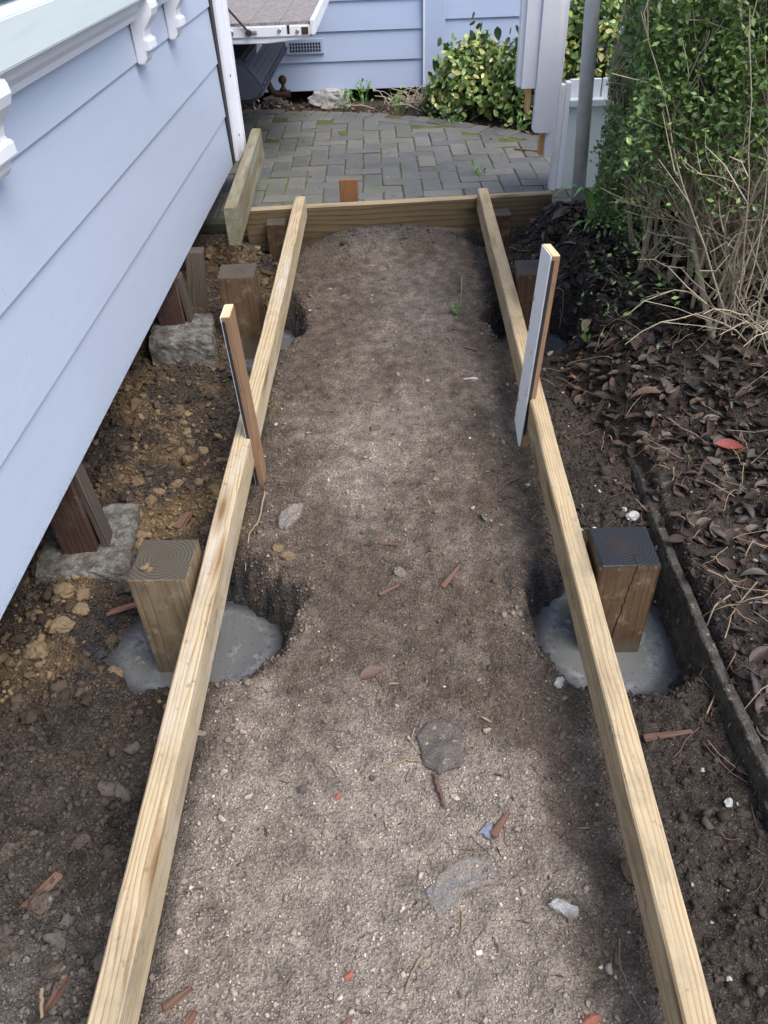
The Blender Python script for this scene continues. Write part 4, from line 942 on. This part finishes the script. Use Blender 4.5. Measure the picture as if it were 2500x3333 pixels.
def colD(x, y, r_):
    c, w = soil(x, y); k = r_.uniform(.3, 1, (len(x), 1))*np.clip(w+.35, 0, 1)[:, None]
    return (np.array([.036, .037, .042])*k+c*(1-k))*r_.uniform(.6, 1.6, (len(x), 1))
def rimmask(x, y, r):
    m = np.zeros(len(x), bool)
    for h in HOLES: d_ = hole_d(x, y, h); m |= (d_ < 1.5)&(d_ > 1.05)
    return m
clods('wet_crumbs', 'black wet crumbs round the rims of the puddles', 'soil', 60000, (-.80, .72), (1.0, 2.95), .002, .009, colD, 55, ov, of, M['clod'], rimmask, .8, .3)
clods('spoil_heap', 'lumpy dark spoil heaped by the cross board', 'soil', 1800, (-.72, .78), (3.12, 3.42), .004, .018, colD, 56, BV, BF, M['clod'], lambda x, y, r: (np.abs(x+.62) < .12)|(np.abs(x-.64) < .12)|(r.uniform(size=len(x)) < .12*(y > 3.3)))

# ------------------------------------------------------------------ stones and bits on the path that can be told apart
def slab(name, outline, th, mat, label, dz=0., cat='stone'):
    c0 = np.mean(outline, 0); bm = bmesh.new(); r_ = random.Random(label)
    pts = []
    for k in range(len(outline)):
        a, b = np.array(outline[k]), np.array(outline[(k+1) % len(outline)])
        for s in (0, .33, .66): q_ = a+(b-a)*s; pts.append((q_[0]-c0[0]+r_.gauss(0, .0015), q_[1]-c0[1]+r_.gauss(0, .0015)))
    lo = [bm.verts.new((*p_, -th)) for p_ in pts]; mi = [bm.verts.new((*p_, th*.25+r_.gauss(0, .0006))) for p_ in pts]; hi = [bm.verts.new((p_[0]*.93, p_[1]*.93, th*.55+r_.gauss(0, .0009))) for p_ in pts]
    ct = bm.verts.new((0, 0, th*.62)); n = len(pts)
    for k in range(n):
        j = (k+1) % n; bm.faces.new((lo[k], lo[j], mi[j], mi[k])); bm.faces.new((mi[k], mi[j], hi[j], hi[k]))
    bm.faces.new(hi); bm.verts.remove(ct)
    bmesh.ops.recalc_face_normals(bm, faces=bm.faces)
    me = bpy.data.meshes.new(name); bm.to_mesh(me); bm.free()
    return tag(link(name, me, mat, None, (c0[0], c0[1], hgt(*c0)+dz)), label, cat)
slab('flat_stone', [(.022, .905), (.045, .935), (.085, .938), (.112, .922), (.118, .88), (.108, .835), (.062, .820), (.036, .838)], .012, M['slabA'], 'flat dark grey stone slab set in the middle of the path', .002)
slab('buried_stone', [(.027, .600), (.060, .640), (.105, .662), (.150, .655), (.155, .615), (.10, .600), (.062, .565), (.045, .548)], .010, M['slabB'], 'half buried grey stone with chalky patches in the near path', -.002, 'stone')
slab('chalky_stone', [(.232, .575), (.252, .582), (.285, .568), (.280, .545), (.262, .548)], .012, M['chalky'], 'small white patched triangular stone in the near path', .003)
slab('grey_stone', [(-.325, 1.565), (-.30, 1.62), (-.262, 1.625), (-.265, 1.58), (-.30, 1.52), (-.322, 1.53)], .015, M['slabB'], 'grey leaf shaped stone beside the house side joist', .004)
stone('pebble', -.004, 1.357, (.018, .015, .014), M['stone'], 'round grey pebble in the middle of the path', 'pebble', 12, 0, .004)
slab('soil_plate', [(-.11, 2.17), (-.07, 2.19), (-.04, 2.16), (-.06, 2.11), (-.10, 2.12)], .008, M['soilcake'], 'flat cake of dried soil in the middle of the far path', .001)
slab('soil_plate', [(-.085, 1.985), (-.06, 1.99), (-.05, 1.965), (-.08, 1.96)], .008, M['soilcake'], 'small cake of dried soil nearer than the larger one', .001)
slab('tile_shard', [(.130, .700), (.150, .725), (.158, .705), (.148, .690)], .004, M['blueplastic'], 'blue-grey shard beside a bark chip in the near path', .004, 'shard')
slab('white_tag', [(.222, 2.245), (.270, 2.243), (.270, 2.235), (.222, 2.236)], .002, M['stonepale'], 'tiny white plastic strip on the far path', .003, 'tag')
stone('stone', .615, 1.555, (.020, .017, .016), M['stonepale'], 'pale stone against the concrete edging', 'stone', 22, .5, .006)
stone('stone', .505, 1.49, (.008, .006, .006), M['stonepale'], 'tiny white stone between the joist and the pale stone', 'stone', 23, .5, .003)
stone('stone', .33, 1.02, (.017, .011, .009), M['stonepale'], 'white chalky crumb beside the hedge side joist', 'stone', 24, .9, .003)
stone('stone', .60, .75, (.010, .008, .007), M['stonepale'], 'small white stone on the dark soil near the frame edge', 'stone', 25, .9, .004)
stone('stone', -.13, .775, (.008, .006, .005), M['brickred'], 'orange-red brick crumb in the near path', 'brick chip', 26, .4, .003)
stone('stone', -.10, .47, (.010, .007, .005), M['brickred'], 'reddish brick crumb at the bottom of the path', 'brick chip', 27, .4, .002)
stone('stone', .27, .40, (.022, .012, .007), M['brickred'], 'crumbled red brick patch at the bottom edge of the path', 'brick chip', 28, .2, .001)
stone('stone', -.20, .79, (.011, .009, .006), M['stonedark'], 'black stone left of the brick crumb', 'stone', 29, .2, .003)
stone('stone', .385, .625, (.012, .028, .018), M['ochrestone'], 'yellow clay lump tucked under the hedge side joist', 'clay', 30, .35, .01)
stone('stone', -.065, .815, (.006, .006, .005), M['stonedark'], 'small black crumb above the brick crumb', 'stone', 31, .2, .003)
for k, (x, y, s) in enumerate([(-.285, 1.42, .020), (-.315, 1.45, .018), (-.655, 1.93, .022), (-.62, 1.99, .024), (-.66, 1.79, .026), (-.60, 1.83, .018), (-.70, 2.12, .018), (-.64, 1.22, .028), (-.72, 1.24, .022), (-.69, 1.16, .024), (-.66, 3.05, .028), (-.58, 3.12, .022), (-.70, 1.75, .02), (-.80, 1.22, .03), (-.84, 1.15, .032), (-.78, 1.28, .024), (-.83, 1.33, .028)]):
    stone('clay_lump', x, y, (s, s*.85, s*.6), M['ochrestone'] if k % 4 else M['clod2'] if 'clod2' in M else M['ochrestone'], 'lump of ochre clay on the dug soil left of the path', 'clay', 60+k, k, s*.2, 'clay lumps beside the house')
for k, (x, y, s) in enumerate([(-.60, .50, .024), (-.66, .60, .026), (-.58, .40, .045), (-.70, .52, .034), (-.62, .72, .018), (-.74, .68, .022)]):
    stone('soil_lump', x, y, (s, s*.85, s*.6), M['soillump'], 'grey lump of soil in the lower left corner', 'soil', 90+k, k, s*.2, 'soil lumps in the corner')
for k, (dx, dy, s_) in enumerate([(-.035, -.03, .011), (-.022, -.036, .008), (-.03, -.018, .006)]):
    stone('clay_crumb', -.5285+dx, 1.245+dy, (s_, s_*.8, s_*.45), M['ochrestone'], 'crumb of ochre clay lying on the top of the near left pile', 'clay', 130+k, k, 0, 'clay crumbs on the pile', z=.220+s_*.3)
def chip(x, y, l, w, rz, label, mat='bark', dz=.004):
    me = box_me(l, w, w*.4, w*.12, 1, 0, w*.06)
    for v in me.vertices:
        if v.co.x > 0: v.co.y *= .55
    o = link('bark_chip', me, M[mat], None, (x, y, hgt(x, y)+dz), (.1, -.05, rz)); tag(o, label, 'bark', 'bark chips on the path')
chip(.172, .715, .055, .016, .9, 'brown bark chip beside the blue shard')
chip(.122, 1.34, .085, .014, .95, 'longer red-brown bark chip right of the round pebble')
chip(-.03, 1.30, .055, .009, .5, 'thin bark chip below the round pebble')
chip(-.03, 1.46, .05, .010, -.3, 'thin bark chip above the round pebble')
chip(.265, 2.43, .05, .012, -.6, 'dark bark chip on the far path above the white strip')
chip(-.35, .40, .05, .02, 1.1, 'red-brown bark chip under the house side joist at the bottom')
chip(-.37, .44, .05, .016, .6, 'second red-brown bark chip under the house side joist')
chip(-.67, .62, .10, .03, 1.0, 'dark bark slab in the lower left corner', 'bark')
chip(-.59, .45, .09, .024, 1.3, 'dark bark slab against the joist in the lower left corner', 'bark')
chip(-.735, 1.33, .20, .022, .35, 'long dark timber splinter in front of the nearest footing', 'bark', .012)
chip(-.60, 1.62, .07, .03, 1.2, 'brown bark flake right of the nearest footing', 'bark', .01)
chip(-.535, 1.93, .06, .02, -.1, 'red-brown bark flake by the house side joist', 'bark', .006)
chip(.53, .90, .10, .014, .12, 'long red-brown bark strip right of the hedge side joist', 'bark', .006)
def stick(pts, r, mat, label, cat='root', name='root'):
    P_ = np.array([(x, y, hgt(x, y)+r*1.2+dz) for x, y, dz in pts]); tt = np.linspace(0, len(P_)-1, 6*len(P_)); Q = np.stack([np.interp(tt, np.arange(len(P_)), P_[:, k]) for k in range(3)], 1)
    Q += np.random.default_rng(len(label)).normal(0, r*.25, Q.shape); rad = r*np.linspace(1, .55, len(Q))
    tag(tubes(name, [(Q, rad)], M[mat], None, 6), label, cat)
stick([(.365, 1.735, .004), (.30, 1.69, .002), (.25, 1.63, .001), (.215, 1.60, 0), (.165, 1.525, 0)], .0028, 'rootm', 'long thin root running across the path to the hedge side joist')
stick([(-.37, 1.66, .015), (-.375, 1.56, .01), (-.395, 1.50, .01), (-.40, 1.42, .02)], .0028, 'twig', 'pale thin root beside the near left puddle')
stick([(.27, 2.95, .02), (.262, 2.85, .008), (.25, 2.76, 0)], .003, 'twig', 'thin brown twig standing on the far path', 'twig', 'twig')
stick([(.03, .845, .004), (.0, .850, .002), (-.04, .835, 0)], .0025, 'twig', 'short pale root left of the flat stone')
stick([(.055, .82, 0), (.062, .785, .001), (.072, .745, .002)], .005, 'rootm', 'thick dark root below the flat stone')
stick([(.02, .92, .002), (.012, .89, .004), (.03, .862, .002)], .002, 'twig', 'curved pale root at the left edge of the flat stone')
stick([(.02, .50, 0), (.0, .47, .003), (-.01, .445, 0)], .0022, 'twig', 'short root in the lower middle of the path')
stick([(.345, .52, 0), (.335, .48, .001), (.345, .44, 0), (.36, .41, 0)], .0012, 'twig', 'thin pale thread-like root in the lower right of the path')
stick([(.575, 1.16, .006), (.58, 1.08, .004), (.575, .98, .003)], .0042, 'rootm', 'straight dark stick beside the edging below the near right pile', 'stick', 'stick')
stick([(.735, 1.20, .02), (.69, 1.17, .03), (.66, 1.12, .03), (.64, 1.10, .02)], .0022, 'twig', 'pale dried flower stalk lying over the edging', 'twig', 'twig')
stick([(.09, .565, .003), (.085, .53, 0)], .0018, 'twig', 'tiny splinter below the half buried stone', 'twig', 'twig')
stick([(-.60, .46, .04), (-.58, .40, .02)], .004, 'twig', 'pale splinter in the lower left corner', 'twig', 'twig')
# flakes of bark and rootlets trodden into the path
dr = np.random.default_rng(91); n = 420; x = dr.uniform(-.40, .40, n); y = dr.uniform(.38, 3.35, n); m = not_hole(x, y, 1.3); x, y = x[m], y[m]; n = len(x)
tag(scatter('path_flakes', np.stack([TVs[i] for i in dr.integers(10, size=n)]), TFl, np.column_stack([x, y, height(x, y)+.0015]), rand_rot(n, .18, dr), np.stack([dr.uniform(.006, .030, n), dr.uniform(.003, .014, n), dr.uniform(.003, .01, n)], 1), np.array([(.06, .035, .025), (.12, .075, .05), (.22, .17, .12), (.04, .036, .034), (.10, .045, .03)])[dr.integers(5, size=n)]*dr.uniform(.6, 1.3, (n, 1)), M['litter'], None, True), 'tiny bark flakes and leaf scraps trodden into the path', 'litter', None, 'stuff')
ln = []
for k in range(120):
    x, y = dr.uniform(-.38, .38), dr.uniform(.4, 3.3); L = dr.uniform(.015, .06); a = dr.uniform(0, 6.28); m_ = 5
    xs2 = x+np.cumsum(np.cos(a+np.cumsum(dr.normal(0, .35, m_)))*L/m_); ys2 = y+np.cumsum(np.sin(a+np.cumsum(dr.normal(0, .35, m_)))*L/m_)
    ln.append((np.column_stack([xs2, ys2, height(xs2, ys2)+.0015]), dr.uniform(.0005, .0013)))
tag(tubes('path_rootlets', ln, M['rootm'], None, 4), 'short thin rootlets scattered over the path', 'roots', None, 'stuff')
# fine roots and dry stalks over the bank
fr_ = np.random.default_rng(77); ln = []
for k in range(420):
    x, y = fr_.uniform(.58, 1.45), fr_.uniform(.5, 3.4); L = fr_.uniform(.04, .22); a = fr_.uniform(0, 6.28); m_ = 6
    if x < .70 and y < 1.8: continue
    xs2 = x+np.cumsum(np.cos(a+np.cumsum(fr_.normal(0, .3, m_)))*L/m_); ys2 = y+np.cumsum(np.sin(a+np.cumsum(fr_.normal(0, .3, m_)))*L/m_)
    ln.append((np.column_stack([xs2, ys2, height(xs2, ys2)+fr_.uniform(.006, .03)+np.cumsum(fr_.normal(0, .004, m_))]), fr_.uniform(.0007, .0018)))
tag(tubes('dry_stalks', ln, M['twig'], None, 4), 'thin dry stalks tangled over the leaf bank', 'stalks', None, 'stuff')
ln = []
for k in range(260):
    x, y = fr_.uniform(.60, .95), fr_.uniform(.5, 2.9); L = fr_.uniform(.03, .12); m_ = 5; a = fr_.normal(-1.9, .6)
    xs2 = x+np.cumsum(np.cos(a+np.cumsum(fr_.normal(0, .4, m_)))*L/m_); ys2 = y+np.cumsum(np.sin(a+np.cumsum(fr_.normal(0, .4, m_)))*L/m_)
    ln.append((np.column_stack([xs2, ys2, height(xs2, ys2)+.004+np.abs(np.cumsum(fr_.normal(0, .003, m_)))]), fr_.uniform(.0007, .0016)))
tag(tubes('hanging_roots', ln, M['rootm'], None, 4), 'fine dark red roots hanging from the cut bank', 'roots', None, 'stuff')
# arching dry canes from the hedge foot
cn = []
for k in range(30):
    a = np.array([fr_.uniform(1.0, 1.35), fr_.uniform(2.0, 2.4), 0]); a[2] = hgt(a[0], a[1]); b = a+[fr_.uniform(-.42, .05), fr_.uniform(-.42, .1), fr_.uniform(.02, .30)]; b[2] = max(b[2], hgt(b[0], b[1])+.02); mid = (a+b)/2+[0, 0, fr_.uniform(.05, .2)]
    tt = np.linspace(0, 1, 9)[:, None]; cn.append(((1-tt)**2*a+2*tt*(1-tt)*mid+tt*tt*b+fr_.normal(0, .004, (9, 3)), np.linspace(.003, .0011, 9)))
    for s in range(3):
        i = fr_.integers(3, 8); p_ = cn[-1-s][0][i]; e = p_+fr_.normal(0, .07, 3); e[2] = max(e[2], p_[2]-.03); cn.append((np.array([p_, (p_+e)/2+fr_.normal(0, .006, 3), e]), np.array([.0014, .0012, .0008])))
o = tubes('bare_canes', [(a-HO, b) for a, b in cn], M['stem'], hedge, 4); o['kind'] = 'stuff'

# ------------------------------------------------------------------ weeds, dry stalks and litter behind the paving
def weed(x, y, z, h, n, label, seed, w=.2, size=.02, col=(.10, .22, .05)):
    r_ = np.random.default_rng(seed); rt = root('weed', (x, y, z), label, 'weed', 'small green weeds'); TV, TF = leaf_t(3, .28, .2, .3)
    P = np.column_stack([r_.normal(0, h*w, n), r_.normal(0, h*w, n), r_.uniform(0, h, n)]); d = np.column_stack([P[:, :2]*10+r_.normal(0, .4, (n, 2)), r_.uniform(.1, .9, n)])
    scatter('leaves', TV, TF, P, basis(d, r_.normal(0, .3, (n, 3))+[0, -.2, 1]), r_.uniform(size*.6, size*1.3, n), np.array(col)*r_.uniform(.6, 1.4, (n, 1)), M['vineleaf'], rt)
    tubes('stems', [(np.array([(0, 0, -.01), p_*[.5, .5, .5], p_]), .0012) for p_ in P[:8]], M['strap'], rt, 4)
weed(.235, 2.70, hgt(.235, 2.70), .035, 20, 'small green weed on the far path beside a twig', 61, .4, .015)
weed(.655, 2.37, hgt(.655, 2.37), .02, 8, 'small round-leaved green weed beside the tan leaf', 62, .5, .022)
weed(-.30, 5.80, .14, .10, 34, 'bright green weed under the neighbour wall by the pale stone', 63, .25, .03, (.14, .27, .06))
weed(-.18, 5.84, .14, .16, 40, 'taller bright green weed under the neighbour wall', 64, .18, .03, (.14, .27, .06))
weed(.05, 5.62, .14, .14, 34, 'bright green weed standing in the gap of the brick border', 65, .2, .03, (.14, .27, .06))
weed(.46, 4.23, .142, .035, 18, 'small green weed growing in a joint of the paving', 66, .6, .022, (.10, .2, .05))
weed(.40, 5.33, .13, .09, 40, 'green weed at the foot of the vine', 67, .5, .022, (.12, .24, .06))
weed(.78, 5.12, .13, .09, 40, 'green weed at the back edge of the paving near the white panel', 68, .6, .022, (.12, .24, .06))
r_ = np.random.default_rng(70); ln = []
for k in range(90):
    x, y = r_.normal(.22, .13), r_.normal(5.82, .08); L = r_.uniform(.08, .22); a = r_.uniform(0, 6.28); e = r_.uniform(.0, .6)
    ln.append((np.array([(x, y, .15), (x+math.cos(a)*L*.5, y+math.sin(a)*L*.3, .16+e*L*.6), (x+math.cos(a)*L, y+math.sin(a)*L*.6, .155+e*L*.8)]), r_.uniform(.0015, .004)))
M['paletwig'] = m_plain('pale_dry_twig', (.36, .30, .24), .8, 0, .4, 60, .001)
tag(tubes('dry_twigs', ln, M['paletwig'], None, 5), 'heap of pale dry twigs at the foot of the neighbour house corner', 'twigs', None, 'stuff')
n = 900; x = r_.uniform(-1.6, 1.1, n); y = back_y(x)+np.abs(r_.normal(.03, .13, n)); m = y < 6.02; x, y = x[m], y[m]; n = len(x)
tag(scatter('bark_litter', TVs[2], TFl, np.column_stack([x, y, height(x, y)+r_.uniform(.005, .03, n)]), rand_rot(n, .5, r_), r_.uniform(.015, .045, n), np.array([.14, .085, .06])*r_.uniform(.4, 1.7, (n, 1)), M['litter'], None, True), 'brown leaf and bark litter along the back of the driveway', 'litter', None, 'stuff')
# litter scraps on the paving
n = 140; x = r_.uniform(-.6, .9, n); y = r_.uniform(3.7, 5.3, n)
tag(scatter('paving_scraps', TVs[1], TFl, np.column_stack([x, y, np.full(n, PZ+.003)]), rand_rot(n, .2, r_), r_.uniform(.006, .022, n), np.array([.22, .16, .11])*r_.uniform(.4, 1.6, (n, 1)), M['litter'], None, True), 'tiny leaf scraps scattered on the brick paving', 'litter', None, 'stuff')
stick_p = np.array([(.90, 4.55, PZ+.006), (.80, 4.60, PZ+.008), (.70, 4.66, PZ+.007)]); tag(tubes('stick', [(stick_p, .005)], M['bark'], None, 6), 'red-brown stick on the paving near the white panel', 'stick')
